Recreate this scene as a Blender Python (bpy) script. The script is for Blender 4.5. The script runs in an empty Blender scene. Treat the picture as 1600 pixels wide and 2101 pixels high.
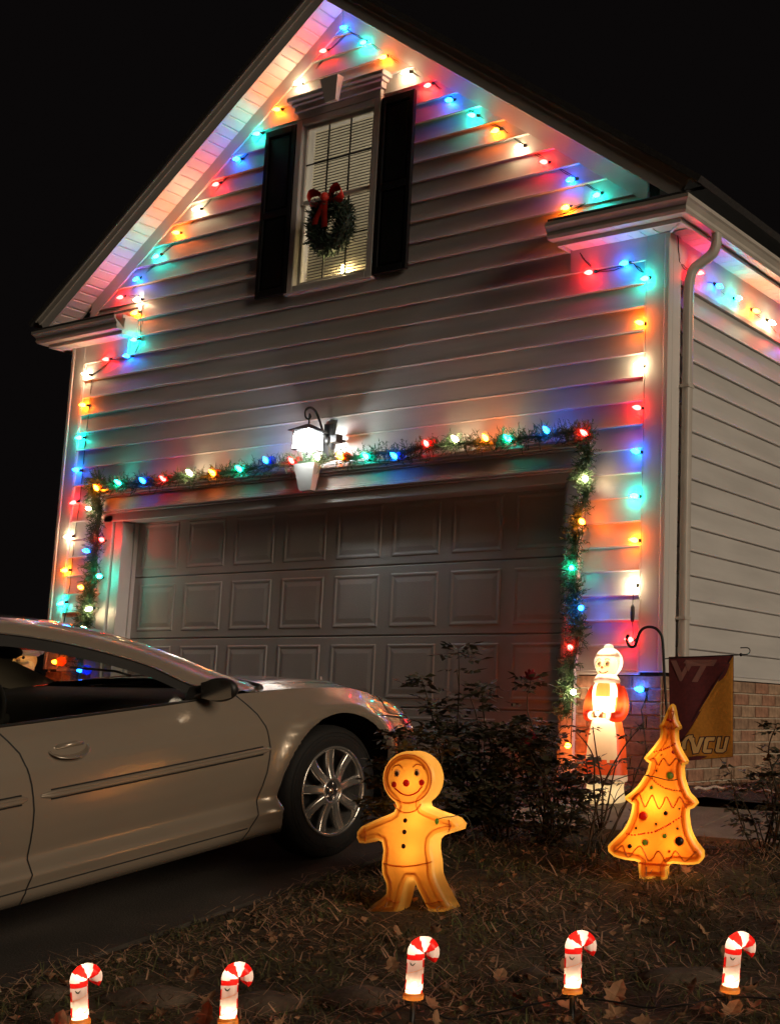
import bpy, bmesh, math, random
import numpy as np
from mathutils import Vector, Matrix
random.seed(7); np.random.seed(7)
SC = bpy.context.scene
COL = SC.collection
PI = math.pi
CAM_LOC = (4.496, -7.603, 0.468)
CAM_AXES = [(0.848051, 0.529363, 0.024155), (-0.066234, 0.151112, -0.986295), (-0.525758, 0.834829, 0.163212)]  # right, down, forward
CAM_F, CAM_CX, CAM_CY = 2695.41, 1239.47, 1017.65
STR_LEFT = [('b',-2.982,-0.055,6.16),('r',-3.212,-0.055,6.011),('w',-3.487,-0.055,5.784),('o',-3.729,-0.055,5.598),('g',-3.958,-0.055,5.424),('b',-4.19,-0.055,5.237),('r',-4.439,-0.055,5.05),('w',-4.673,-0.055,4.861),('o',-4.918,-0.055,4.684),('g',-5.168,-0.055,4.5),('b',-5.423,-0.055,4.322),('r',-5.632,-0.055,4.18)]
STR_LEFT_DROP = [('w',-5.384,-0.055,4.119),('o',-5.403,-0.055,3.996),('g',-5.384,-0.055,3.739),('b',-5.461,-0.055,3.596),('r',-5.758,-0.055,3.601),('w',-6.039,-0.055,3.49),('o',-6.034,-0.055,3.194),('g',-6.048,-0.055,2.883),('b',-6.047,-0.055,2.578),('r',-6.047,-0.055,2.271),('w',-6.079,-0.055,1.955),('o',-6.077,-0.055,1.643),('g',-6.09,-0.055,1.34)]
STR_RIGHT = [('g',-2.753,-0.055,5.965),('o',-2.52,-0.055,5.773),('w',-2.271,-0.055,5.572),('r',-2.026,-0.055,5.402),('b',-1.798,-0.055,5.222),('g',-1.561,-0.055,5.039),('o',-1.326,-0.055,4.857),('w',-1.097,-0.055,4.676),('r',-0.863,-0.055,4.506),('b',-0.617,-0.055,4.314),('g',-0.388,-0.055,4.152),('o',-0.653,-0.055,4.107)]
STR_RET = [('r',-0.437,-0.055,3.578),('b',-0.14,-0.055,3.597),('g',0.029,-0.055,3.459),('o',-0.003,-0.055,3.144),('w',-0.003,-0.055,2.841),('r',-0.012,-0.055,2.542),('b',-0.013,-0.055,2.236),('g',-0.017,-0.055,1.929),('o',-0.014,-0.055,1.626),('w',-0.025,-0.055,1.323),('r',-0.035,-0.055,0.958),('b',0.051,-0.055,0.631)]
STR_SIDE = [('r',0.25,0.335,3.585),('b',0.25,0.647,3.576),('g',0.25,0.96,3.574),('o',0.25,1.266,3.56),('w',0.25,1.559,3.546),('r',0.25,1.829,3.505),('b',0.25,2.101,3.484)]
STR_TOP = [('o',-5.578,-0.17,2.357),('g',-5.28,-0.17,2.384),('b',-4.953,-0.17,2.378),('r',-4.686,-0.17,2.375),('w',-4.356,-0.17,2.401),('o',-4.072,-0.17,2.379),('g',-3.753,-0.17,2.388),('b',-3.452,-0.17,2.437),('r',-3.158,-0.17,2.409),('w',-2.876,-0.17,2.413),('o',-2.631,-0.17,2.4),('g',-2.366,-0.17,2.382),('b',-2.079,-0.17,2.358),('r',-1.769,-0.17,2.425),('w',-1.497,-0.17,2.437),('o',-1.218,-0.17,2.419),('g',-1.016,-0.17,2.397),('b',-0.683,-0.17,2.426),('r',-0.366,-0.17,2.375)]
STR_GL = [('w',-5.69,-0.15,2.18),('r',-5.467,-0.15,1.886),('b',-5.664,-0.15,1.794),('g',-5.456,-0.15,1.559),('o',-5.7,-0.15,1.467),('w',-5.558,-0.15,1.268),('o',-5.971,-0.15,0.804),('b',-5.604,-0.15,0.732)]
STR_GR = [('w',-0.357,-0.15,2.057),('o',-0.376,-0.15,1.76),('g',-0.449,-0.15,1.444),('b',-0.364,-0.15,1.169),('r',-0.442,-0.15,0.903),('w',-0.405,-0.15,0.604),('o',-0.44,-0.15,0.249)]
GAR_TOP = [(-5.625,-0.13,2.416),(-5.33,-0.13,2.377),(-4.956,-0.13,2.367),(-4.333,-0.13,2.372),(-3.743,-0.13,2.377),(-3.187,-0.13,2.398),(-2.657,-0.13,2.394),(-2.155,-0.13,2.391),(-1.773,-0.13,2.403),(-1.404,-0.13,2.4),(-1.049,-0.13,2.386),(-0.709,-0.13,2.398),(-0.401,-0.13,2.386),(-0.359,-0.13,2.341)]
GAR_L = [(-5.634,-0.1,2.444),(-5.681,-0.1,2.335),(-5.602,-0.1,2.151),(-5.599,-0.1,1.929),(-5.596,-0.1,1.709),(-5.607,-0.1,1.49),(-5.617,-0.1,1.316),(-5.63,-0.1,1.164),(-5.652,-0.1,0.927),(-5.691,-0.1,0.626)]
GAR_R = [(-0.4,-0.1,2.385),(-0.363,-0.1,2.244),(-0.407,-0.1,2.11),(-0.367,-0.1,1.97),(-0.442,-0.1,1.804),(-0.456,-0.1,1.635),(-0.466,-0.1,1.467),(-0.453,-0.1,1.298),(-0.431,-0.1,1.131),(-0.403,-0.1,0.998),(-0.449,-0.1,0.834),(-0.47,-0.1,0.637),(-0.495,-0.1,0.441)]
GB_BASE = (0.824,-3.18,-0.371)
GB_PSI = 0.2565
GB_OUT = [(-0.1105,0.4263),(-0.122,0.403),(-0.1766,0.3793),(-0.2271,0.3565),(-0.2734,0.3337),(-0.2895,0.3116),(-0.2906,0.2873),(-0.278,0.2666),(-0.2459,0.266),(-0.1925,0.2823),(-0.1706,0.2759),(-0.1619,0.2425),(-0.1661,0.1971),(-0.1614,0.1449),(-0.1423,0.1087),(-0.1397,0.0642),(-0.1656,0.0402),(-0.2067,0.0116),(-0.2158,-0.0076),(-0.1961,-0.0227),(-0.0861,-0.0154),(-0.0592,0.0322),(-0.0456,0.0922),(-0.0307,0.1302),(-0.0164,0.131),(0.0047,0.0953),(0.0411,0.0386),(0.0593,0.0089),(0.1379,0.0112),(0.1661,0.0247),(0.1458,0.0526),(0.1173,0.0948),(0.0855,0.1518),(0.0767,0.2105),(0.0662,0.2545),(0.0675,0.2955),(0.0835,0.3112),(0.1434,0.3313),(0.1761,0.3418),(0.1809,0.3643),(0.1574,0.3871),(0.0684,0.4115),(0.0187,0.4296),(0.0146,0.443),(0.0151,0.4502),(0.0338,0.4657),(0.0488,0.4845),(0.0593,0.5058),(0.065,0.5286),(0.0656,0.5521),(0.0611,0.5753),(0.0517,0.5973),(0.0377,0.6171),(0.0197,0.6338),(-0.0016,0.6469),(-0.0253,0.6556),(-0.0504,0.6597),(-0.0758,0.6589),(-0.1006,0.6532),(-0.1235,0.6429),(-0.1436,0.6285),(-0.1601,0.6104),(-0.1722,0.5895),(-0.1795,0.5667),(-0.1816,0.5429),(-0.1784,0.5193),(-0.1701,0.4967),(-0.157,0.4761),(-0.1398,0.4585),(-0.1192,0.4445)]
GB_FEAT = {'eyes':[(-0.1052,0.5651),(-0.0132,0.5707)],'cheeks':[(-0.1173,0.5188),(0.0101,0.5313)],'nose':[(-0.0578,0.5272)],'buttons':[(-0.0563,0.372),(-0.0564,0.3253),(-0.0575,0.2667)],'smile':[(-0.1148,0.5036),(-0.1059,0.4986),(-0.0793,0.4822),(-0.0449,0.4768),(-0.0115,0.4895),(0.0061,0.5091),(0.0109,0.5161)],'brow1':[(-0.1318,0.5779),(-0.1198,0.5952),(-0.0986,0.6005),(-0.0807,0.5873)],'brow2':[(-0.0339,0.5928),(-0.0192,0.6047),(0.0039,0.6017),(0.0175,0.5855)],'ring':[(0.0507,0.548),(0.0496,0.5284),(0.0445,0.5095),(0.0354,0.4919),(0.0229,0.4763),(0.0073,0.4632),(-0.0108,0.4533),(-0.0307,0.4467),(-0.0516,0.4439),(-0.0728,0.445),(-0.0935,0.4498),(-0.1127,0.4582),(-0.1299,0.47),(-0.1443,0.4847),(-0.1554,0.5016),(-0.1627,0.5203),(-0.1659,0.5399),(-0.1649,0.5596),(-0.1597,0.5788),(-0.1506,0.5966),(-0.1378,0.6124),(-0.122,0.6256),(-0.1036,0.6355),(-0.0835,0.642),(-0.0623,0.6446),(-0.0411,0.6433),(-0.0204,0.6382),(-0.0013,0.6296),(0.0157,0.6176),(0.0299,0.6029),(0.0406,0.5859),(0.0477,0.5674),(0.0507,0.548)],'collar':[(-0.1154,0.4374),(-0.0926,0.4119),(-0.0495,0.404),(-0.012,0.4169),(0.0095,0.4428)],'belt':[(-0.1555,0.1917),(-0.0971,0.1845),(-0.0379,0.1856),(0.0205,0.1955),(0.0717,0.2102)],'cuffL':[(-0.25,0.3348),(-0.2414,0.3064),(-0.2413,0.2761)],'cuffR':[(0.1384,0.3832),(0.1462,0.359),(0.1407,0.3341)],'hair':[(-0.0955,0.6236),(-0.07,0.6275),(-0.0441,0.623)],'hemL':[(-0.1279,0.0501),(-0.089,0.0362),(-0.0681,0.0405)],'hemR':[(0.0494,0.0391),(0.0866,0.0452),(0.1274,0.0573)]}
XT_BASE = (1.519,-2.391,-0.253)
XT_PSI = 0.4318
XT_OUT = [(0.0696,0.7718),(0.0566,0.7627),(0.0415,0.7289),(0.024,0.6874),(0.0086,0.6691),(0.0177,0.658),(0.0147,0.6206),(-0.0132,0.5789),(-0.0438,0.5424),(-0.055,0.5268),(-0.0433,0.5129),(-0.0317,0.5061),(-0.0374,0.4764),(-0.0474,0.4558),(-0.0777,0.4093),(-0.1134,0.3728),(-0.1349,0.3569),(-0.1362,0.3442),(-0.1125,0.3299),(-0.1029,0.3216),(-0.1065,0.2923),(-0.1211,0.2465),(-0.1461,0.2055),(-0.1867,0.164),(-0.2095,0.1381),(-0.2063,0.1132),(-0.1799,0.0932),(-0.1279,0.0812),(-0.0709,0.0734),(-0.0692,0.0387),(-0.0654,0.0042),(-0.0028,0.0037),(0.0576,0.0065),(0.0679,0.0687),(0.1496,0.0694),(0.2005,0.0787),(0.2196,0.1016),(0.2177,0.1288),(0.1892,0.1625),(0.163,0.2113),(0.1521,0.2608),(0.1505,0.3072),(0.1719,0.3155),(0.1912,0.3361),(0.1817,0.3519),(0.1557,0.3762),(0.1344,0.4259),(0.1262,0.461),(0.1271,0.5015),(0.141,0.507),(0.1434,0.5182),(0.1223,0.5521),(0.1009,0.5973),(0.0959,0.6533),(0.1103,0.6614),(0.1075,0.6741),(0.0941,0.6994),(0.0857,0.7402),(0.0801,0.7632)]
XT_LINES = {'w1':[(0.0322,0.663),(0.0425,0.6714),(0.0505,0.6573),(0.0634,0.6679),(0.075,0.6569),(0.0894,0.6685)],'w2':[(-0.0278,0.5199),(-0.0071,0.5281),(0.0116,0.4982),(0.0345,0.5283),(0.0609,0.4986),(0.0915,0.5309),(0.1152,0.5037)],'w3':[(-0.1048,0.3352),(-0.0871,0.361),(-0.0691,0.3691),(-0.0527,0.3293),(-0.0395,0.3171),(-0.0145,0.3658),(0.0014,0.3411),(0.0175,0.3104),(0.0327,0.327),(0.0477,0.3602),(0.0634,0.3431),(0.0793,0.3159),(0.0969,0.3441),(0.1095,0.3637),(0.128,0.3351),(0.1411,0.3145)],'w4':[(-0.1778,0.1143),(-0.16,0.1299),(-0.1396,0.1431),(-0.1231,0.1013),(-0.1075,0.0969),(-0.0849,0.1277),(-0.062,0.1444),(-0.0408,0.1143),(-0.0248,0.0841),(-0.0044,0.0958),(0.0156,0.1263),(0.0338,0.1121),(0.0523,0.082),(0.0725,0.0986),(0.0925,0.1292),(0.1133,0.1101),(0.1341,0.0851),(0.1569,0.1018),(0.1845,0.1325)],'g1':[(-0.0076,0.5561),(0.039,0.5702),(0.0673,0.5837),(0.0879,0.597)],'g2':[(-0.0317,0.4538),(-0.0053,0.4292),(0.0262,0.4074),(0.0678,0.3936),(0.1195,0.3876)],'g3':[(-0.1226,0.1963),(-0.094,0.1913),(-0.0425,0.2006),(0.0038,0.2107),(0.0548,0.2375),(0.0956,0.2639),(0.1236,0.2813)],'trunkline':[(-0.0657,0.0711),(-0.004,0.07),(0.0679,0.0677)],'topred':[(0.0472,0.7008),(0.0629,0.6976),(0.0724,0.6912)]}
XT_ORN = [(0.0495,0.6256,0.0061,'d'),(0.0238,0.5433,0.0051,'d'),(0.0745,0.5559,0.0092,'r'),(0.0058,0.4726,0.0061,'d'),(0.0642,0.4541,0.0164,'g'),(-0.0161,0.397,0.0092,'g'),(-0.0517,0.275,0.0184,'r'),(0.0478,0.2913,0.0102,'d'),(0.1062,0.3118,0.0056,'d'),(0.0073,0.2428,0.0072,'d'),(-0.0816,0.2203,0.0072,'d'),(0.1003,0.2255,0.0072,'d'),(0.0463,0.1922,0.0112,'g'),(0.1098,0.172,0.0194,'d'),(-0.0407,0.1617,0.0133,'g'),(-0.1075,0.1433,0.0102,'d'),(0.0669,0.1282,0.0072,'r')]
MC_BASE = (0.377,-0.978,-0.046)
MC_PSI = 0.5563
CANES = [((0.822,-4.771,-0.607),(0.828,-4.784,-0.521),(0.839,-4.81,-0.348)),((1.249,-4.555,-0.574),(1.252,-4.568,-0.499),(1.279,-4.585,-0.325)),((1.691,-4.193,-0.523),(1.692,-4.211,-0.424),(1.727,-4.225,-0.242)),((2.13,-3.947,-0.486),(2.131,-3.965,-0.391),(2.164,-3.979,-0.21)),((2.573,-3.733,-0.454),(2.575,-3.749,-0.365),(2.616,-3.757,-0.19))]
HOOK_BASE = (0.747,-0.899,-0.034)
HOOK_PSI = 0.5099
HOOK_POLE = [(-0.2446,0.9504),(-0.2506,0.9312),(-0.2403,0.8996),(-0.2209,0.8873),(-0.1988,0.9005),(-0.1809,0.9613),(-0.1592,0.9936),(-0.1243,1.0058),(-0.0858,0.9983),(-0.0566,0.9703),(-0.0432,0.9324),(-0.0351,0.8312),(-0.0262,0.6801),(-0.0141,0.5239),(-0.0078,0.3686),(-0.0023,0.1835),(0.0035,0.0244)]
ARM = [(-0.0286,0.8212),(0.0063,0.8271),(0.1965,0.8414),(0.3737,0.8529),(0.4116,0.8562),(0.4495,0.8608),(0.4633,0.8769),(0.4525,0.8956),(0.4082,0.8959)]
FLAG_C = [(-0.0065,0.8344),(0.3699,0.8522),(0.3709,0.2732),(0.0157,0.2363)]
FLAG_VT = {'V':[(0.0065,0.8132),(0.0382,0.8151),(0.071,0.7452),(0.0987,0.7994),(0.0797,0.799),(0.089,0.815),(0.1334,0.816),(0.0717,0.6962),(0.0603,0.6959)],'T':[(0.0921,0.8201),(0.2759,0.8242),(0.2541,0.7872),(0.213,0.7862),(0.1635,0.6939),(0.1287,0.6931),(0.1782,0.7855),(0.1275,0.7843),(0.1089,0.7524),(0.0926,0.7835)]}
FLAG_VCU = {'V':[(0.1154,0.3717),(0.1234,0.3842),(0.1486,0.3756),(0.1489,0.3539),(0.1619,0.3233),(0.1819,0.3783),(0.2051,0.3801),(0.1717,0.2927),(0.1435,0.2871),(0.1369,0.3104),(0.1302,0.3473)],'C':[(0.2176,0.3816),(0.2678,0.3829),(0.2617,0.3629),(0.2304,0.3609),(0.2184,0.3124),(0.2497,0.3132),(0.2456,0.2946),(0.2061,0.2924),(0.1966,0.3026),(0.2084,0.3678)],'U':[(0.2835,0.3833),(0.3023,0.3838),(0.2904,0.3173),(0.3123,0.3179),(0.3273,0.3844),(0.3461,0.3848),(0.328,0.309),(0.3125,0.2975),(0.275,0.2966),(0.2686,0.3075)],'H':[(0.0773,0.3088),(0.0799,0.3522),(0.0983,0.3774),(0.117,0.389),(0.139,0.3908),(0.1391,0.3815),(0.1203,0.3792),(0.1049,0.359),(0.099,0.3279),(0.0993,0.3094),(0.0911,0.3092)]}
FLAG_DIAG = [(0.3643,0.8476),(0.101,0.4147),(0.0703,0.3581)]
ROSE_A = [(0.416,-2.445,0.768),(0.363,-2.413,0.434),(0.265,-2.374,0.529),(0.489,-2.441,0.367)]
BEAD = [(0.906,-0.864,0.06),(0.958,-0.633,0.06),(1.179,-0.704,0.06),(1.414,-0.825,0.06),(1.613,-0.886,0.06)]
ROSE_TIPS = {'A':[(0.103,-2.048,0.791),(-0.009,-2.204,0.618),(0.108,-2.092,0.42),(0.048,-2.144,0.494),(0.082,-2.215,0.356),(0.267,-2.201,0.263)],'B':[(0.256,-2.032,0.593),(0.197,-2.061,0.548),(0.36,-2.042,0.364),(0.474,-2.062,0.22),(0.376,-2.113,0.168),(0.379,-2.213,0.075)],'C':[(0.476,-1.902,0.632),(0.4,-1.907,0.415),(0.529,-1.822,0.394),(0.639,-1.839,0.223),(0.765,-1.866,0.155),(0.8,-1.825,0.058),(0.532,-1.905,0.22),(0.549,-2.029,0.295)],'D':[(0.508,-3.026,0.362),(0.64,-3.05,0.295),(0.474,-3.023,0.236),(0.615,-2.958,0.358),(0.516,-3.1,0.154),(0.551,-3.179,0.055),(0.71,-2.893,0.329)],'E':[(0.953,-2.035,0.404),(1.203,-1.998,0.406),(1.097,-2.033,0.244),(1.138,-1.98,0.105),(0.88,-2.076,0.378),(1.233,-1.962,0.318)],'F':[(1.852,-1.834,0.432),(1.804,-1.819,0.2),(1.721,-1.746,0.171),(1.88,-1.794,0.315)]}

# ------------------------------------------------------------------ camera
cam_data = bpy.data.cameras.new('camera')
cam = bpy.data.objects.new('camera', cam_data); COL.objects.link(cam); SC.camera = cam
r_, d_, f_ = (Vector(a) for a in CAM_AXES)
cam.matrix_world = Matrix(((r_[0], -d_[0], -f_[0], CAM_LOC[0]), (r_[1], -d_[1], -f_[1], CAM_LOC[1]),
                           (r_[2], -d_[2], -f_[2], CAM_LOC[2]), (0, 0, 0, 1)))
cam_data.sensor_fit = 'VERTICAL'; cam_data.sensor_height = 36.0; cam_data.sensor_width = 36.0
cam_data.lens = CAM_F / 2101 * 36
cam_data.shift_x = (800 - CAM_CX) / 2101; cam_data.shift_y = (CAM_CY - 1050.5) / 2101
cam_data.clip_start = 0.05; cam_data.clip_end = 600
# ------------------------------------------------------------------ night sky and the soft street glow
SUN_EL, SUN_AZ = math.radians(19), math.radians(97.5)     # glow of the street comes from the right of the house
w = bpy.data.worlds.new('World'); SC.world = w; w.use_nodes = True
nt = w.node_tree; nt.nodes.clear()
sky = nt.nodes.new('ShaderNodeTexSky'); sky.sky_type = 'NISHITA'; sky.sun_disc = False
sky.sun_elevation = math.radians(-9); sky.sun_rotation = SUN_AZ
bg = nt.nodes.new('ShaderNodeBackground'); bg.inputs['Strength'].default_value = 0.06
wo = nt.nodes.new('ShaderNodeOutputWorld')
add = nt.nodes.new('ShaderNodeMix'); add.data_type = 'RGBA'; add.blend_type = 'ADD'; add.inputs[0].default_value = 1
nt.links.new(sky.outputs[0], add.inputs[6]); add.inputs[7].default_value = (0.035, 0.028, 0.028, 1)
nt.links.new(add.outputs[2], bg.inputs['Color']); nt.links.new(bg.outputs[0], wo.inputs['Surface'])
sl = bpy.data.lights.new('sun', 'SUN'); sl.energy = 0.92; sl.angle = math.radians(24); sl.color = (1.0, 0.81, 0.60)
sun = bpy.data.objects.new('sun', sl); COL.objects.link(sun)
sd = Vector((math.cos(SUN_EL) * math.sin(SUN_AZ), math.cos(SUN_EL) * math.cos(SUN_AZ), math.sin(SUN_EL)))
sun.rotation_euler = (-sd).to_track_quat('-Z', 'Y').to_euler(); sun.location = (12, -4, 6)
vs = SC.view_settings; vs.view_transform = 'Standard'; vs.look = 'None'; vs.exposure = 0.5; vs.gamma = 1; vs.use_curve_mapping = False
SC.cycles.use_denoising = True
SC.cycles.max_bounces = 8; SC.cycles.transparent_max_bounces = 16; SC.cycles.sample_clamp_indirect = 4.0
SC.cycles.caustics_reflective = False; SC.cycles.caustics_refractive = False
# ------------------------------------------------------------------ materials
def mat(name, col, rough=0.6, metal=0.0, var=0.12, scale=6.0, bump=0.0, bscale=60.0, coat=0.0, spec=0.5, col2=None, detail=4.0, stretch=None):
    m = bpy.data.materials.new(name); m.use_nodes = True
    nt = m.node_tree; p = nt.nodes['Principled BSDF']
    p.inputs['Roughness'].default_value = rough; p.inputs['Metallic'].default_value = metal
    p.inputs['Specular IOR Level'].default_value = spec
    p.inputs['Coat Weight'].default_value = coat; p.inputs['Coat Roughness'].default_value = 0.025
    tc = nt.nodes.new('ShaderNodeTexCoord'); src = tc.outputs['Object']
    if stretch:
        mp = nt.nodes.new('ShaderNodeMapping'); mp.inputs['Scale'].default_value = stretch
        nt.links.new(src, mp.inputs[0]); src = mp.outputs[0]
    n = nt.nodes.new('ShaderNodeTexNoise'); n.inputs['Scale'].default_value = scale; n.inputs['Detail'].default_value = detail
    nt.links.new(src, n.inputs['Vector'])
    rp = nt.nodes.new('ShaderNodeValToRGB')
    a = tuple(max(0, c * (1 - var)) for c in col); b = tuple(min(1, c * (1 + var)) for c in (col2 or col))
    rp.color_ramp.elements[0].position = 0.3; rp.color_ramp.elements[1].position = 0.7
    rp.color_ramp.elements[0].color = (*a, 1); rp.color_ramp.elements[1].color = (*b, 1)
    nt.links.new(n.outputs[0], rp.inputs[0]); nt.links.new(rp.outputs[0], p.inputs['Base Color'])
    if bump:
        n2 = nt.nodes.new('ShaderNodeTexNoise'); n2.inputs['Scale'].default_value = bscale; n2.inputs['Detail'].default_value = 5
        nt.links.new(src, n2.inputs['Vector'])
        bp = nt.nodes.new('ShaderNodeBump'); bp.inputs['Strength'].default_value = bump; bp.inputs['Distance'].default_value = 0.01
        nt.links.new(n2.outputs[0], bp.inputs['Height']); nt.links.new(bp.outputs[0], p.inputs['Normal'])
    return m
def emit(name, col, strength):
    m = bpy.data.materials.new(name); m.use_nodes = True; p = m.node_tree.nodes['Principled BSDF']
    p.inputs['Base Color'].default_value = (*[c * 0.5 for c in col], 1)
    p.inputs['Emission Color'].default_value = (*col, 1); p.inputs['Emission Strength'].default_value = strength
    p.inputs['Roughness'].default_value = 0.3
    return m
def plastic(name, col, trans=0.75, rough=0.35, clear=0.0):
    """thin translucent plastic: a lamp inside shines through it"""
    m = bpy.data.materials.new(name); m.use_nodes = True; nt = m.node_tree; nt.nodes.clear()
    o = nt.nodes.new('ShaderNodeOutputMaterial')
    t = nt.nodes.new('ShaderNodeBsdfTranslucent'); d = nt.nodes.new('ShaderNodeBsdfDiffuse'); g = nt.nodes.new('ShaderNodeBsdfGlossy')
    g.inputs['Roughness'].default_value = rough; g.inputs['Color'].default_value = (1, 1, 1, 1)
    n = nt.nodes.new('ShaderNodeTexNoise'); n.inputs['Scale'].default_value = 7; n.inputs['Detail'].default_value = 6
    tc = nt.nodes.new('ShaderNodeTexCoord'); nt.links.new(tc.outputs['Object'], n.inputs['Vector'])
    rp = nt.nodes.new('ShaderNodeValToRGB'); rp.color_ramp.elements[0].position = .3; rp.color_ramp.elements[1].position = .7
    rp.color_ramp.elements[0].color = (*[c * 0.84 for c in col], 1); rp.color_ramp.elements[1].color = (*col, 1)
    nt.links.new(n.outputs[0], rp.inputs[0])
    for s in (t, d): nt.links.new(rp.outputs[0], s.inputs['Color'])
    a = nt.nodes.new('ShaderNodeMixShader'); a.inputs[0].default_value = trans
    nt.links.new(d.outputs[0], a.inputs[1]); nt.links.new(t.outputs[0], a.inputs[2])
    b = nt.nodes.new('ShaderNodeMixShader'); b.inputs[0].default_value = 0.04
    nt.links.new(a.outputs[0], b.inputs[1]); nt.links.new(g.outputs[0], b.inputs[2])
    if clear:
        tr = nt.nodes.new('ShaderNodeBsdfTransparent'); tr.inputs['Color'].default_value = (*col, 1); c_ = nt.nodes.new('ShaderNodeMixShader'); c_.inputs[0].default_value = clear
        nt.links.new(b.outputs[0], c_.inputs[1]); nt.links.new(tr.outputs[0], c_.inputs[2]); nt.links.new(c_.outputs[0], o.inputs['Surface'])
    else: nt.links.new(b.outputs[0], o.inputs['Surface'])
    return m
def glassm(name, tint, gloss=0.08, rough=0.02):
    m = bpy.data.materials.new(name); m.use_nodes = True; nt = m.node_tree; nt.nodes.clear()
    o = nt.nodes.new('ShaderNodeOutputMaterial'); t = nt.nodes.new('ShaderNodeBsdfTransparent'); g = nt.nodes.new('ShaderNodeBsdfGlossy')
    t.inputs['Color'].default_value = (*tint, 1); g.inputs['Roughness'].default_value = rough
    lw = nt.nodes.new('ShaderNodeLayerWeight'); lw.inputs['Blend'].default_value = 0.5
    pw = nt.nodes.new('ShaderNodeMath'); pw.operation = 'POWER'; pw.inputs[1].default_value = 4.5; nt.links.new(lw.outputs['Facing'], pw.inputs[0])
    ad = nt.nodes.new('ShaderNodeMath'); ad.operation = 'MULTIPLY_ADD'; ad.inputs[1].default_value = 0.9; ad.inputs[2].default_value = gloss; nt.links.new(pw.outputs[0], ad.inputs[0])
    mx = nt.nodes.new('ShaderNodeMixShader'); nt.links.new(ad.outputs[0], mx.inputs[0]); nt.links.new(t.outputs[0], mx.inputs[1]); nt.links.new(g.outputs[0], mx.inputs[2])
    nt.links.new(mx.outputs[0], o.inputs['Surface'])
    return m
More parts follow.
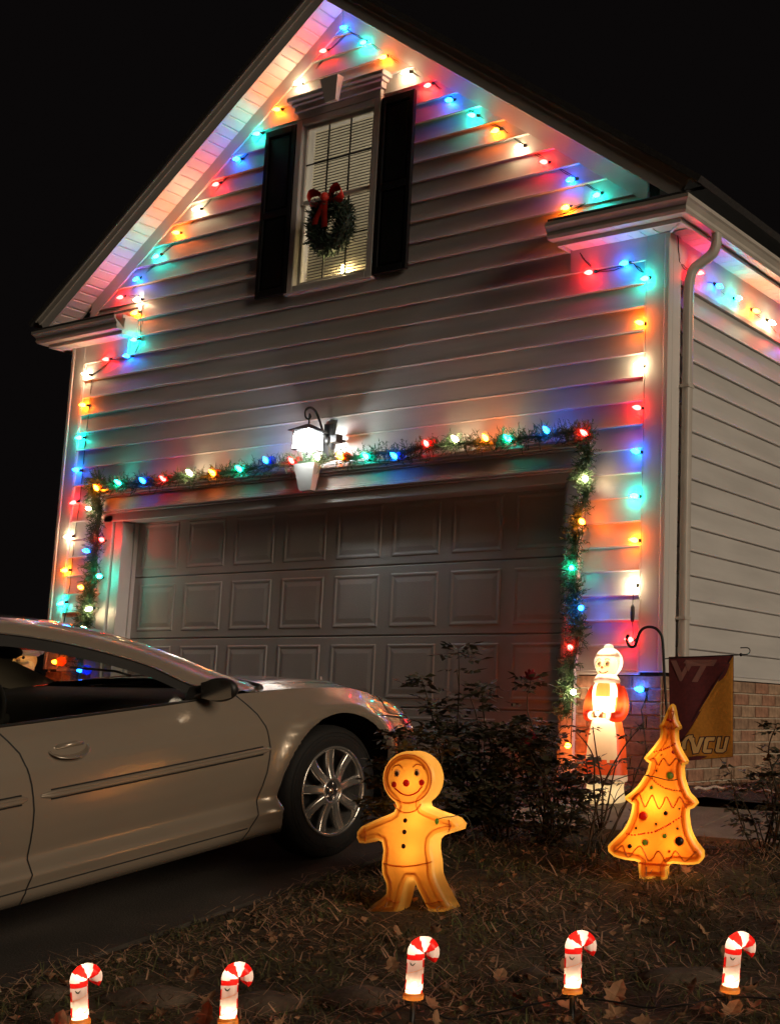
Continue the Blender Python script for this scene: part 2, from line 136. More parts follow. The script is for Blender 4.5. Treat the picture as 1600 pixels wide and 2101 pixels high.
M = dict(
 siding=mat('vinyl_siding', (.58, .565, .55), .42, var=.09, scale=1.3, bump=.22, bscale=2.6, stretch=(1, 1, 6)),
 trim=mat('white_vinyl_trim', (.66, .63, .60), .45, var=.05, scale=3, bump=.05, bscale=30),
 soffit=mat('soffit_vinyl', (.70, .67, .63), .5, var=.05, scale=4, bump=.04),
 door=mat('garage_door_paint', (.55, .52, .48), .5, var=.06, scale=3, bump=.10, bscale=90),
 gutter=mat('painted_aluminium', (.55, .51, .46), .4, var=.08, scale=5),
 shingle=mat('asphalt_shingle', (.035, .033, .033), .9, var=.4, scale=60, bump=.6, bscale=120),
 shutter=mat('black_shutter', (.012, .013, .013), .28, var=.2, scale=9, bump=.08),
 mortar=mat('mortar', (.55, .48, .37), .95, var=.15, scale=40, bump=.5, bscale=150),
 brick1=mat('brick_tan', (.40, .26, .17), .9, var=.3, scale=25, bump=.6, bscale=130),
 brick2=mat('brick_brown', (.32, .20, .13), .9, var=.3, scale=25, bump=.6, bscale=130),
 brick3=mat('brick_red', (.37, .19, .12), .9, var=.3, scale=25, bump=.6, bscale=130),
 concrete=mat('walkway_concrete', (.30, .25, .19), .9, var=.25, scale=7, bump=.5, bscale=70, detail=8),
 drive=mat('driveway_concrete', (.055, .045, .036), .92, var=.3, scale=2.2, bump=.5, bscale=110, detail=8),
 soil=mat('lawn_soil', (.085, .052, .032), .95, var=.5, scale=5, bump=1.0, bscale=40, col2=(.07, .055, .028), detail=9),
 mulch=mat('bark_mulch', (.045, .028, .018), .95, var=.5, scale=30, bump=1.0, bscale=60),
 grass=mat('dormant_grass', (.17, .10, .05), .85, var=.6, scale=3.5, col2=(.085, .10, .03), detail=8),
 twig=mat('dry_twigs', (.38, .23, .14), .85, var=.5, scale=9),
 leaf_dry=mat('dry_leaf', (.30, .14, .06), .8, var=.45, scale=14, col2=(.34, .19, .10)),
 stone=mat('edging_stone', (.11, .08, .055), .95, var=.3, scale=12, bump=.8, bscale=30, detail=9),
 wire=mat('green_wire', (.012, .022, .014), .5), black=mat('black_metal', (.012, .012, .012), .4, metal=.3),
 blackp=mat('black_plastic', (.015, .014, .013), .45), needle=mat('garland_needles', (.045, .10, .040), .6, var=.45, scale=25),
 wreath=mat('wreath_needles', (.012, .03, .014), .7, var=.4, scale=20),
 ribbon=mat('red_ribbon', (.55, .025, .012), .6, var=.2, scale=15),
 stem=mat('rose_stem', (.055, .04, .022), .8, var=.3, scale=20), rleaf=mat('rose_leaf', (.055, .060, .028), .55, var=.5, scale=18, col2=(.06, .05, .025)),
 rose=mat('rose_petal', (.26, .012, .022), .6, var=.3, scale=30),
 paint=mat('champagne_car_paint', (.43, .355, .275), .27, metal=.5, var=.03, scale=2, coat=1.0, bump=.03, bscale=220),
 gap=mat('black_gap_and_shade', (.006, .006, .006), .7), rubber=mat('tyre_rubber', (.007, .0065, .006), .8, var=.2, scale=30, bump=.3),
 chrome=mat('chrome', (.75, .73, .70), .12, metal=1.0, var=.04), alloy=mat('alloy_wheel', (.66, .62, .57), .24, metal=.85, var=.08, scale=12),
 dark=mat('dark_interior', (.04, .035, .03), .8), dash=mat('dashboard_grey', (.05, .042, .036), .7),
 amber=mat('amber_reflector', (.75, .22, .02), .25, coat=1.0), lens=mat('headlamp_lens', (.50, .42, .32), .18, metal=.3, var=.2, scale=14, coat=1.0),
 glass=glassm('window_glass', (.86, .88, .86), .07), carglass=glassm('car_glass', (.72, .74, .70), .06), blind=mat('blind_slat', (.75, .70, .58), .6, var=.05),
 maroon=mat('maroon_cloth', (.085, .010, .012), .9, var=.2, scale=60, bump=.2, bscale=400), gold=mat('gold_cloth', (.42, .17, .015), .9, var=.15, scale=60, bump=.2, bscale=400),
 vtprint=mat('dusty_print', (.20, .085, .07), .9), goldprint=mat('pale_gold_print', (.58, .36, .13), .9), darkprint=mat('dark_print', (.03, .008, .015), .9),
 rope=mat('pale_beaded_rope', (.62, .52, .44), .6, var=.2, scale=60),
 pl_ginger=plastic('ginger_plastic', (.97, .43, .06), clear=.05), pl_rim=plastic('rim_plastic', (1.0, .64, .16), clear=.05), pl_tree=plastic('orange_plastic', (.95, .29, .022), clear=.05), pl_treerim=plastic('yellow_rim_plastic', (1.0, .66, .12), clear=.05),
 pl_cream=plastic('cream_plastic', (.97, .90, .66)), pl_white=plastic('white_plastic', (.97, .95, .88)), pl_red=plastic('red_plastic', (.90, .15, .04)), pl_redc=plastic('cane_red_plastic', (.80, .015, .01), clear=.14), pl_canew=plastic('cane_white_plastic', (.97, .92, .84), clear=.19),
 pl_skin=plastic('skin_plastic', (.96, .64, .36)), pl_green=plastic('green_plastic', (.35, .75, .15)), pt_line=plastic('brown_line_paint', (.74, .28, .03), .82), pt_line2=plastic('ochre_line_paint', (.92, .42, .07), .88), pt_red=plastic('red_paint', (.90, .05, .02), .5),
 pt_dark=mat('dark_spot_paint', (.035, .012, .006), .5), pt_brown=plastic('shoe_paint', (.03, .02, .015), .3), amberbase=plastic('amber_base_plastic', (.85, .42, .10), .5),
)
BC = dict(r=emit('bulb_red', (1, .011, .009), 78), b=emit('bulb_blue', (.004, .13, 1), 62), g=emit('bulb_teal', (.005, .60, .44), 105),
          o=emit('bulb_orange', (1, .135, .004), 125), w=emit('bulb_warm_white', (1, .74, .42), 85))
BALL = dict(r=plastic('bauble_red', (.75, .03, .02), .5), b=plastic('bauble_blue', (.02, .12, .8), .5), g=plastic('bauble_teal', (.01, .45, .38), .5), o=plastic('bauble_orange', (.85, .22, .02), .5), w=plastic('bauble_clear', (.8, .8, .6), .5))
# ------------------------------------------------------------------ mesh helpers
class MB:
    def __init__(s): s.v = []; s.f = []; s.sm = []
    def add(s, vs, fs, smooth=False):
        o = len(s.v); s.v += [tuple(p) for p in vs]; s.f += [tuple(i + o for i in f) for f in fs]; s.sm += [smooth] * len(fs); return s
    def box(s, x0, x1, y0, y1, z0, z1):
        return s.add([(x0,y0,z0),(x1,y0,z0),(x1,y1,z0),(x0,y1,z0),(x0,y0,z1),(x1,y0,z1),(x1,y1,z1),(x0,y1,z1)],
                     [(0,3,2,1),(4,5,6,7),(0,1,5,4),(1,2,6,5),(2,3,7,6),(3,0,4,7)])
    def bbox(s, x0, x1, y0, y1, z0, z1, b=.004):
        """box whose front (-y) edges are chamfered"""
        return s.add([(x0,y0+b,z0),(x1,y0+b,z0),(x1,y0+b,z1),(x0,y0+b,z1),(x0+b,y0,z0+b),(x1-b,y0,z0+b),(x1-b,y0,z1-b),(x0+b,y0,z1-b),(x0,y1,z0),(x1,y1,z0),(x1,y1,z1),(x0,y1,z1)],
                     [(4,5,6,7),(0,1,5,4),(1,2,6,5),(2,3,7,6),(3,0,4,7),(8,9,1,0),(9,10,2,1),(10,11,3,2),(11,8,0,3),(11,10,9,8)])
    def tube(s, pts, r, n=6, cap=True, closed=False):
        P = [Vector(p) for p in pts]; N = len(P); R = r if isinstance(r, (list, tuple)) else [r] * N
        vs = []; up = Vector((0, 0, 1))
        for i, p in enumerate(P):
            a = P[i - 1] if (i > 0 or closed) else p; b = P[(i + 1) % N] if (i < N - 1 or closed) else p
            t = (b - a).normalized() if (b - a).length > 1e-9 else Vector((0, 0, 1))
            if i == 0: u = t.cross(up if abs(t.z) < .95 else Vector((0, 1, 0))).normalized()
            else:
                u = u - t * u.dot(t)
                u = u.normalized() if u.length > 1e-6 else t.orthogonal().normalized()
            v = t.cross(u)
            for k in range(n):
                an = 2 * PI * k / n; vs.append(p + (u * math.cos(an) + v * math.sin(an)) * R[i])
        fs = []
        for i in range(N if closed else N - 1):
            j = (i + 1) % N
            for k in range(n): fs.append((i*n+k, i*n+(k+1)%n, j*n+(k+1)%n, j*n+k))
        if cap and not closed: fs += [tuple(range(n))[::-1], tuple((N-1)*n+k for k in range(n))]
        return s.add(vs, fs, True)
    def lathe(s, prof, n=10, c=(0,0,0), M3=None):
        """prof: (radius, height) up the local z axis"""
        vs = []
        for r, h in prof:
            for k in range(n):
                p = Vector((r * math.cos(2*PI*k/n), r * math.sin(2*PI*k/n), h))
                if M3: p = M3 @ p
                vs.append(p + Vector(c))
        fs = [(i*n+k, i*n+(k+1)%n, (i+1)*n+(k+1)%n, (i+1)*n+k) for i in range(len(prof)-1) for k in range(n)]
        fs += [tuple(range(n))[::-1], tuple((len(prof)-1)*n+k for k in range(n))]
        return s.add(vs, fs, True)
    def ball(s, c, r, nu=10, nv=7, sc=(1,1,1)):
        vs = [(c[0], c[1], c[2]-r*sc[2])]; fs = []
        for i in range(1, nv):
            ph = -PI/2 + PI*i/nv
            for k in range(nu): vs.append((c[0]+r*sc[0]*math.cos(ph)*math.cos(2*PI*k/nu), c[1]+r*sc[1]*math.cos(ph)*math.sin(2*PI*k/nu), c[2]+r*sc[2]*math.sin(ph)))
        vs.append((c[0], c[1], c[2]+r*sc[2])); T = len(vs)-1
        for k in range(nu):
            k2 = (k+1)%nu; fs.append((0, 1+k2, 1+k)); fs.append((T, 1+(nv-2)*nu+k, 1+(nv-2)*nu+k2))
            for i in range(nv-2): fs.append((1+i*nu+k, 1+i*nu+k2, 1+(i+1)*nu+k2, 1+(i+1)*nu+k))
        return s.add(vs, fs, True)
    def grid(s, rows, smooth=True, closed=False):
        """rows: list of equal-length point lists"""
        n = len(rows[0]); vs = [p for r in rows for p in r]
        m = n if closed else n - 1
        return s.add(vs, [(i*n+k, i*n+(k+1)%n, (i+1)*n+(k+1)%n, (i+1)*n+k) for i in range(len(rows)-1) for k in range(m)], smooth)
    def prism(s, poly, y0, y1, bev=0.0):
        """polygon in the (x, z) plane extruded along y"""
        n = len(poly); vs = [(x, y0, z) for x, z in poly] + [(x, y1, z) for x, z in poly]
        return s.add(vs, [tuple(range(n)), tuple(range(2*n-1, n-1, -1))] + [(i, i+n, (i+1)%n+n, (i+1)%n) for i in range(n)])
    def build(s, name, m, parent=None, loc=None, rot=None):
        me = bpy.data.meshes.new(name); me.from_pydata(s.v, [], s.f); me.polygons.foreach_set('use_smooth', s.sm)
        me.materials.append(m); me.update()
        return link(name, me, parent, loc, rot)
def comps(mb):
    """split a builder into its loose pieces"""
    par = list(range(len(mb.v)))
    def find(a):
        while par[a] != a: par[a] = par[par[a]]; a = par[a]
        return a
    key = {}
    for i, p in enumerate(mb.v):
        k = tuple(round(c, 5) for c in p)
        if k in key: par[find(i)] = find(key[k])
        else: key[k] = i
    for f in mb.f:
        for k in f[1:]: par[find(k)] = find(f[0])
    out = {}
    for f, s in zip(mb.f, mb.sm):
        o = out.setdefault(find(f[0]), MB()); o.add([mb.v[i] for i in f], [tuple(range(len(f)))], s)
    res = []
    for o in out.values():
        m = MB(); idx = {}
        for f, s in zip(o.f, o.sm):
            g = []
            for i in f:
                k = tuple(round(c, 6) for c in o.v[i])
                if k not in idx: idx[k] = len(m.v); m.v.append(o.v[i])
                g.append(idx[k])
            m.f.append(tuple(g)); m.sm.append(s)
        res.append(m)
    return res
def bsplit(mb, name, m, parent=None, kids=None):
    return [c.build(name, m, parent) for c in comps(mb)]
def fill2d(poly, step):
    """even triangle mesh of a concave polygon: (points, triangles)"""
    from mathutils.geometry import delaunay_2d_cdt
    P = [Vector(p) for p in poly]; n = len(P); A = np.array([tuple(p) for p in P]); B = np.roll(A, -1, 0)
    def ins(x, z):
        c = ((A[:, 1] > z) != (B[:, 1] > z)); 
        with np.errstate(divide='ignore', invalid='ignore'): xi = A[:, 0] + (z - A[:, 1]) * (B[:, 0] - A[:, 0]) / (B[:, 1] - A[:, 1])
        return bool((c & (xi > x)).sum() % 2)
    def dist(x, z):
        d = B - A; L = np.maximum(1e-12, (d ** 2).sum(1)); t = np.clip(((np.array((x, z)) - A) * d).sum(1) / L, 0, 1); return np.hypot(*(np.array((x, z)) - A - t[:, None] * d).T).min()
    pts = list(P); x0, z0 = A.min(0); x1, z1 = A.max(0)
    for j, z in enumerate(np.arange(z0 + step / 2, z1, step * .87)):
        for x in np.arange(x0 + (step / 2 if j % 2 else 0), x1, step):
            if ins(x, z) and dist(x, z) > step * .35: pts.append(Vector((x, z)))
    r = delaunay_2d_cdt(pts, [(i, (i + 1) % n) for i in range(n)], [], 0, 1e-6)
    V = [tuple(v) for v in r[0]]; T = [f for f in r[2] if ins(sum(V[i][0] for i in f) / 3, sum(V[i][1] for i in f) / 3)]
    return V, T
def link(name, me, parent=None, loc=None, rot=None):
    o = bpy.data.objects.new(name, me); COL.objects.link(o)
    if parent: o.parent = parent
    if loc is not None: o.location = loc
    if rot is not None: o.rotation_euler = rot
    return o
def thing(name, label, cat, loc=(0, 0, 0), rot=(0, 0, 0), group=None):
    o = bpy.data.objects.new(name, None); COL.objects.link(o); o.location = loc; o.rotation_euler = rot; o.empty_display_size = .1
    return tag(o, label, cat, group)
def tag(o, label, cat, group=None):
    o['label'] = label; o['category'] = cat
    if group: o['group'] = group
    return o
def struct(o, kind='structure'): o['kind'] = kind; return o
def copy_tree(o, parent=None):
    kids = list(o.children); c = o.copy(); COL.objects.link(c)
    if parent: c.parent = parent
    for k in kids: copy_tree(k, c)
    return c
def bez(P, n=24):
    """Catmull-Rom through the points (any dimension)"""
    out = []; P = [tuple(p) for p in P]; Q = [P[0]] + P + [P[-1]]; m = len(P) - 1; st = max(2, n // m)
    for i in range(m):
        a, b, c, d = (np.array(Q[i+j], float) for j in range(4))
        for k in range(st):
            t = k / st; out.append(tuple(.5*((2*b)+(c-a)*t+(2*a-5*b+4*c-d)*t*t+(3*b-a-3*c+d)*t**3)))
    out.append(P[-1]); return out
def interp(x, tab): return float(np.interp(x, [t[0] for t in tab], [t[1] for t in tab]))
"""ground level: the apron is level, then the yard and driveway fall towards the street"""
def G(x, y): return min(0.0, max(-1.2, .148 * (y + .68)))
# ================================================================== the house
ZB, E_ = 0.748, 0.168          # top of the brick, exposure of one siding course
XL, XR, XM = -6.277, 0.188, -3.03
ZE, ZA, SL = 3.78, 6.36, 0.711  # eave soffit, wall apex, roof slope
OH = 0.23                       # rake overhang
YB = 8.0                        # depth of the house
def roofz(x): return ZA - SL * abs(x - XM)
house = thing('house', 'pale vinyl sided gable house with a white double garage door and black shutters', 'house', (0, 0, 0))
def course(axis, x0, x1, z0, z1, zb, plane, xt0=None, xt1=None):
    """one piece of a siding board; profile leans out to its butt edge"""
    xt0 = x0 if xt0 is None else xt0; xt1 = x1 if xt1 is None else xt1
    prof = [(0, 0.0), (0, -.0185), (.002, -.0225), (.006, -.0245), (.010, -.0240), (.014, -.0200), (.02, -.0185), (.06, -.0135), (.10, -.0095), (E_, -.004)]   # (height in course, out)
    rel0, rel1 = z0 - zb, z1 - zb
    P = [(h, d) for h, d in prof if rel0 <= h <= rel1]
    f = lambda h: float(np.interp(h, [p[0] for p in prof[1:]], [p[1] for p in prof[1:]]))
    if P[0][0] > rel0 + 1e-6 if P else True: P = [(rel0, f(rel0))] + P
    if P[-1][0] < rel1 - 1e-6: P.append((rel1, f(rel1)))
    H = max(1e-6, z1 - z0); rows = []
    for h, d in P:
        t = (h + zb - z0) / H; a = x0 + (xt0 - x0) * t; b = x1 + (xt1 - x1) * t
        rows.append([(a, h + zb, d), (b, h + zb, d)])
    mb = MB()
    if axis == 'x': mb.grid([[(p[0], plane + p[2], p[1]) for p in r] for r in rows], False)
    else: mb.grid([[(plane - p[2], p[0], p[1]) for p in r] for r in rows], False)
    mb.build('siding_board', M['siding'], house)
HOLES = [(-5.50, -.53, -1, 2.18), (-3.43, -2.57, 3.92, 5.38)]
for k in range(34):
    z0 = ZB + k * E_; z1 = z0 + E_
    for za, zb_ in [(z0, z1)]:
        cuts = sorted({z0, z1} | {h[i] for h in HOLES for i in (2, 3) if z0 < h[i] < z1})
        for a, b in zip(cuts[:-1], cuts[1:]):
            xa, xb = XL + .16, XR - .16; xta, xtb = xa, xb
            if b > roofz(xa): # in the gable
                xa = max(xa, XM - (ZA - a) / SL); xta = max(XL + .16, XM - (ZA - b) / SL); xb = min(xb, XM + (ZA - a) / SL); xtb = min(XR - .16, XM + (ZA - b) / SL)
                if b > ZA: continue
            segs = [(xa, xb, xta, xtb)]
            for hx0, hx1, hz0, hz1 in HOLES:
                if a >= hz0 - 1e-6 and b <= hz1 + 1e-6:
                    ns = []
                    for s in segs:
                        if s[0] < hx0 and s[1] > hx1: ns += [(s[0], hx0, s[2], hx0), (hx1, s[1], hx1, s[3])]
                        else: ns.append(s)
                    segs = ns
            rj = random.Random(k // 2 * 7 + 3); xj = rj.uniform(-5.2, -1.0)
            for s in segs:
                if s[1] - s[0] > 2.4 and max(s[0], s[2]) + .5 < xj < min(s[1], s[3]) - .5: course('x', s[0], xj + .02, a, b, z0, -.0014, s[2], xj + .02); course('x', xj, s[1], a, b, z0, 0.0, xj, s[3])
                else: course('x', s[0], s[1], a, b, z0, 0.0, s[2], s[3])
for k in range(17):
    z0 = ZB + k * E_
    course('y', .15, YB, z0, min(z0 + E_, 3.46), z0, XR)
    # far side
mb = MB(); mb.box(XL + .002, XL + .02, 0, YB, 0, ZE); mb.build('side_wall', M['siding'], house)
mb = MB(); mb.box(XL, XR, YB - .02, YB, 0, ZE); mb.add([(XL, YB, ZE), (XR, YB, ZE), (XM, YB, ZA)], [(0, 1, 2)]); mb.build('rear_wall', M['siding'], house)
# sheathing behind the boards (keeps light out) with the openings left free
mb = MB()
for x0, x1, z0, z1 in [(XL + .03, -5.52, 0, 2.2), (-.50, XR - .03, 0, 2.2), (XL + .03, XR - .03, 2.2, 3.92), (XL + .1, -3.45, 3.92, 4.2), (-2.55, XR - .1, 3.92, 4.2)]: mb.box(x0, x1, .01, .03, z0, z1)
for sgn, xin in ((-1, -3.45), (1, -2.55)):
    xo = XM + sgn * (ZA - .05 - 4.2) / SL; zi = roofz(xin) - .05
    mb.add([(xin, .02, 4.2), (xo, .02, 4.2), (xin, .02, zi)], [(0, 1, 2)])
mb.add([(-3.45, .02, 5.4), (-2.55, .02, 5.4), (-2.55, .02, roofz(-2.55) - .05), (XM, .02, ZA - .05), (-3.45, .02, roofz(-3.45) - .05)], [(0, 1, 2, 3, 4)])
mb.box(XR - .06, XR - .03, 0.03, YB, 0, ZE)
bsplit(mb, 'wall_sheathing', M['dark'], house)
# corner posts (two faces with a raised bead at the corner)
def corner(xc, sgn, z0, z1):
    mb = MB(); f = -sgn
    a, b = sorted((xc + f * .162, xc + f * .018)); mb.bbox(a, b, -.026, .0, z0, z1, .003)
    a, b = sorted((xc + f * .016, xc - f * .026)); mb.bbox(a, b, -.034, .02, z0, z1, .006)
    a, b = sorted((xc - f * .026, xc)); mb.box(a, b, .022, .13, z0, z1)
    a, b = sorted((xc + f * .176, xc + f * .165)); mb.box(a, b, -.024, .0, z0, z1)
    mb.build('corner_post', M['trim'], house)
corner(XR, 1, ZB - .004, ZE - .002); corner(XL, -1, ZB - .004, ZE - .002)
# starter strip over the brick, frieze boards, rake frieze
mb = MB(); mb.bbox(-.5, XR - .165, -.028, -.002, ZB - .022, ZB - .001, .003); mb.bbox(XL + .165, -5.6, -.028, -.002, ZB - .022, ZB - .001, .003); bsplit(mb, 'starter_strip', M['trim'], house)
mb = MB(); mb.box(XR + .002, XR + .026, .132, YB, ZB - .022, ZB - .001); bsplit(mb, 'starter_strip', M['trim'], house)
mb = MB(); mb.box(XR + .001, XR + .012, .132, YB, 3.475, ZE - .001); mb.build('frieze_board', M['trim'], house)
mb = MB(); mb.box(XR + .003, XR + .03, .132, YB, 3.44, 3.472); mb.build('frieze_board', M['gutter'], house)
for sgn, x0, x1 in ((-1, XL + .163, -5.5), (1, -.62, XR - .163)):
    mb = MB(); mb.bbox(x0, x1, -.0235, -.001, 3.607, ZE - .002, .003); mb.build('frieze_board', M['trim'], house)
for sgn in (-1, 1):
    xe = XM + sgn * 3.05; mb = MB(); wd = .16
    a = (XM + sgn * .004, ZA - .004); b = (xe, roofz(xe) - .004)
    pts = [a, b, (b[0], b[1] - wd), (a[0], a[1] - wd)]
    if sgn > 0: pts = pts[::-1]
    mb.prism(pts, -.0265, -.001); mb.build('rake_frieze', M['trim'], house)
# rake soffit panels, fascia, shingle edge, roof slabs
for sgn in (-1, 1):
    Ls = 3.42; ax = Vector((sgn, 0, -SL)).normalized(); n = Vector((sgn * SL, 0, 1)).normalized(); step = .104
    org = Vector((XM, 0, ZA))
    i = 0; s = .012
    proto = None
    while s < Ls * 1.215:
        mb = MB(); e = step - .006
        def P(a, y, c): q = ax * a + n * c; return (q.x, y, q.z)
        vs = [P(0, -OH, 0), P(e, -OH, 0), P(e, -.001, 0), P(0, -.001, 0), P(.008, -OH, -.005), P(e - .008, -OH, -.005), P(e - .008, -.001, -.005), P(.008, -.001, -.005)]
        mb.add(vs, [(4, 7, 6, 5), (0, 4, 5, 1), (1, 5, 6, 2), (2, 6, 7, 3), (3, 7, 4, 0)])
        if proto is None: o = mb.build('soffit_panel', M['soffit'], house); proto = o.data
        else: o = link('soffit_panel', proto, house)
        o.location = org + ax * s
        s += step
    def slab(name, y0, y1, s0, s1, c0, c1, m):
        mb = MB(); vs = []
        for y in (y0, y1):
            for a, c in ((s0, c0), (s1, c0), (s1, c1), (s0, c1)):
                # both slopes are cut plumb at the ridge
                q = ax * a + n * c + org
                if a == 0: q = org + Vector((0, 0, c / n.z))
                vs.append((q.x, y, q.z))
        mb.add(vs, [(0, 1, 2, 3), (7, 6, 5, 4), (0, 4, 5, 1), (1, 5, 6, 2), (2, 6, 7, 3), (3, 7, 4, 0)]); return mb.build(name, m, house)
    slab('soffit_backing', -OH + .002, -.002, 0, Ls * 1.225, .003, .012, M['gutter'])
    slab('rake_fascia', -OH - .024, -OH, 0, Ls * 1.228, -.022, .125, M['trim'])
    slab('rake_trim', -OH - .036, -OH - .024, 0, Ls * 1.232, .075, .13, M['gutter'])
    slab('drip_edge', -OH - .045, -OH + .04, 0, Ls * 1.24, .131, .139, M['gutter'])
    slab('roof', -OH - .06, YB + .2, 0, Ls * 1.26, .14, .185, M['shingle'])
# eave returns: box soffit, fascia, K-style gutter with mitred corner, small shingled cap
def sweep(path, prof, mb, open_end=True):
    """path: (x, y) polyline; prof: (outward, z); left-hand normal points outwards"""
    N = len(path); rows = []
    for i, p in enumerate(path):
        p = Vector(p); a = Vector(path[max(0, i-1)]); b = Vector(path[min(N-1, i+1)])
        d1 = (p - a).normalized() if i > 0 else (b - p).normalized(); d2 = (b - p).normalized() if i < N-1 else d1
        n1 = Vector((d1.y, -d1.x)); n2 = Vector((d2.y, -d2.x)); m = (n1 + n2); m = m / max(.1, m.dot(n1))
        rows.append([(p.x + m.x * o, p.y + m.y * o, z) for o, z in prof])
    mb.grid(rows, False, True)
    k = len(prof); o0 = len(mb.v) - k * N
    mb.f += [tuple(o0 + j for j in range(k))[::-1], tuple(o0 + (N-1)*k + j for j in range(k))]; mb.sm += [False, False]
def prof_gutter(z): return [(0, z-.115), (.075, z-.115), (.088, z-.095), (.085, z-.07), (.105, z-.04), (.118, z-.028), (.12, z-.003), (.112, z), (.104, z-.006), (.104, z-.03), (.01, z-.10), (0, z)]
prof_fascia = [(-.02, ZE-.012), (0, ZE-.012), (0, ZE+.12), (-.02, ZE+.12)]
for sgn in (1, -1):
    xs = .375 if sgn > 0 else -6.46; xi = -.62 if sgn > 0 else -5.42
    path = [(xi, -.30 + .125), (xs, -.30 + .125), (xs, YB)]
    if sgn < 0: path = [(xs, YB), (xs, -.175), (xi, -.175)]
    mb = MB(); sweep(path, prof_fascia, mb); mb.build('fascia', M['trim'], house)
    gp = [(path[0][0] - .05 if sgn > 0 else path[0][0], path[0][1])] + path[1:-1] + [(path[-1][0] + (.05 if sgn < 0 else 0), path[-1][1])]
    mb = MB(); sweep(gp, prof_gutter(3.915), mb); mb.build('gutter', M['gutter'], house)
    # soffit pieces under the return and along the side
    if sgn > 0: x0, x1 = xi + .02, xs - .02
    else: x0, x1 = xs + .02, xi - .02
    mb = MB(); mb.box(x0, x1, -.157, -.001, ZE + .004, ZE + .012)
    sx0, sx1 = (XR + .002, xs - .02) if sgn > 0 else (xs + .02, XL - .002)
    mb.box(sx0, sx1, 0, YB, ZE + .004, ZE + .012); bsplit(mb, 'soffit_backing', M['gutter'], house)
    pm = MB(); pm.box(.003, .101, -.153, -.03, -.004, .002); pme = None
    x = x0
    while x + .104 < (XR if sgn > 0 else x1):
        if pme is None: o = pm.build('soffit_panel', M['soffit'], house); pme = o.data
        else: o = link('soffit_panel', pme, house)
        o.location = (x, 0, ZE); x += .104
    mb = MB(); a, b = sorted((xi, xi - sgn * .018)); mb.box(a, b, -.175, -.002, ZE - .012, 3.95); mb.build('return_end_cap', M['trim'], house)
    w_ = sx1 - sx0 - .004; pm = MB(); pm.box(0, w_, .003, .101, -.004, .002); pme = None
    y = -.02
    while y < (4.0 if sgn > 0 else 1.5):
        if pme is None: o = pm.build('soffit_panel', M['soffit'], house); pme = o.data
        else: o = link('soffit_panel', pme, house)
        o.location = (sx0 + .002, y, ZE); y += .104
    mb = MB(); mb.box(sx0, sx1, y, YB, ZE - .003, ZE + .003); mb.build('soffit', M['soffit'], house)
    # hip strip and J channel
    mb = MB(); c = XR if sgn > 0 else XL
    mb.tube([(c, 0, ZE - .007), (xs - sgn * .02, -.155, ZE - .007)], .009, 4); mb.build('soffit_joint', M['trim'], house)
    # shingled cap rising to the wall
    mb = MB(); xa, xb = (xi - .03, xs + .1) if sgn > 0 else (xs - .1, xi + .03)
    mb.add([(xa, -.285, 3.918), (xb, -.285, 3.918), (xb, -.03, 4.035), (xa, -.03, 4.035), (xa, -.285, 3.935), (xb, -.285, 3.935), (xb, -.03, 4.06), (xa, -.03, 4.06)],
           [(0, 1, 2, 3), (4, 7, 6, 5), (0, 4, 5, 1), (1, 5, 6, 2), (2, 6, 7, 3), (3, 7, 4, 0)]); mb.build('return_shingles', M['shingle'], house)
# downspout
def rect_tube(pts, a, b, mb, ax=Vector((1, 0, 0))):
    rows = []
    for i, p in enumerate(pts):
        p = Vector(p); t = (Vector(pts[min(i+1, len(pts)-1)]) - Vector(pts[max(i-1, 0)])).normalized()
        u = (Vector((0, 1, 0)) - t * t.y).normalized(); v = t.cross(u)
        c = .25
        rows.append([tuple(p + u * a * x + v * b * y) for x, y in ((-1,-1+c),(-1+c,-1),(1-c,-1),(1,-1+c),(1,1-c),(1-c,1),(-1+c,1),(-1,1-c))])
    mb.grid(rows, True, True)
mb = MB(); rect_tube(bez([(.435, .235, 3.81), (.43, .235, 3.72), (.40, .225, 3.655), (.335, .20, 3.60), (.285, .18, 3.55), (.262, .17, 3.46), (.258, .165, 3.30)], 30) + [(.258, .165, 2), (.258, .165, .6), (.258, .165, .16)], .034, .028, mb)
dsp = mb.build('downspout', M['gutter'], house)
mb = MB()
for z in (2.7, 1.1): mb.box(.188, .29, .12, .205, z, z + .02)
bsplit(mb, 'strap', M['gutter'], dsp)
# ---------------- brick base
bm_ = {}
def brick_mesh(L, m):
    k = (round(L, 3), m.name)
    if k not in bm_:
        mb = MB(); mb.bbox(0, L, -.012, .0, 0, .078, .003); me = bpy.data.meshes.new('brick'); me.from_pydata(mb.v, [], mb.f); me.materials.append(m); bm_[k] = me
    return bm_[k]
def brick_run(x0, x1, front=True):
    for r in range(9):
        z = ZB - .026 - .0875 * (r + 1) + .006; x = x0 - (.115 if r % 2 else 0)
        while x < x1 - .02:
            a = max(x, x0); b = min(x + .222, x1)
            if b - a > .04:
                m = random.choice([M['brick1'], M['brick2'], M['brick3'], M['brick2']])
                o = link('brick', brick_mesh(b - a, m), house)
                if front: o.location = (a, -.004 - random.random() * .003, z)
                else: o.location = (XR + .004 + random.random() * .003, a, z); o.rotation_euler = (0, 0, PI / 2)
            x += .232
mb = MB(); mb.box(-.5, XR + .001, -.006, .008, -.1, ZB - .03); mb.box(XL, -5.6, -.006, .008, -.1, ZB - .03); mb.box(XR - .01, XR + .006, .009, YB, -.1, ZB - .03); bsplit(mb, 'brick_mortar', M['mortar'], house)
brick_run(-.49, XR + .004); brick_run(XL, -5.61); brick_run(0.0, 4.2, False)
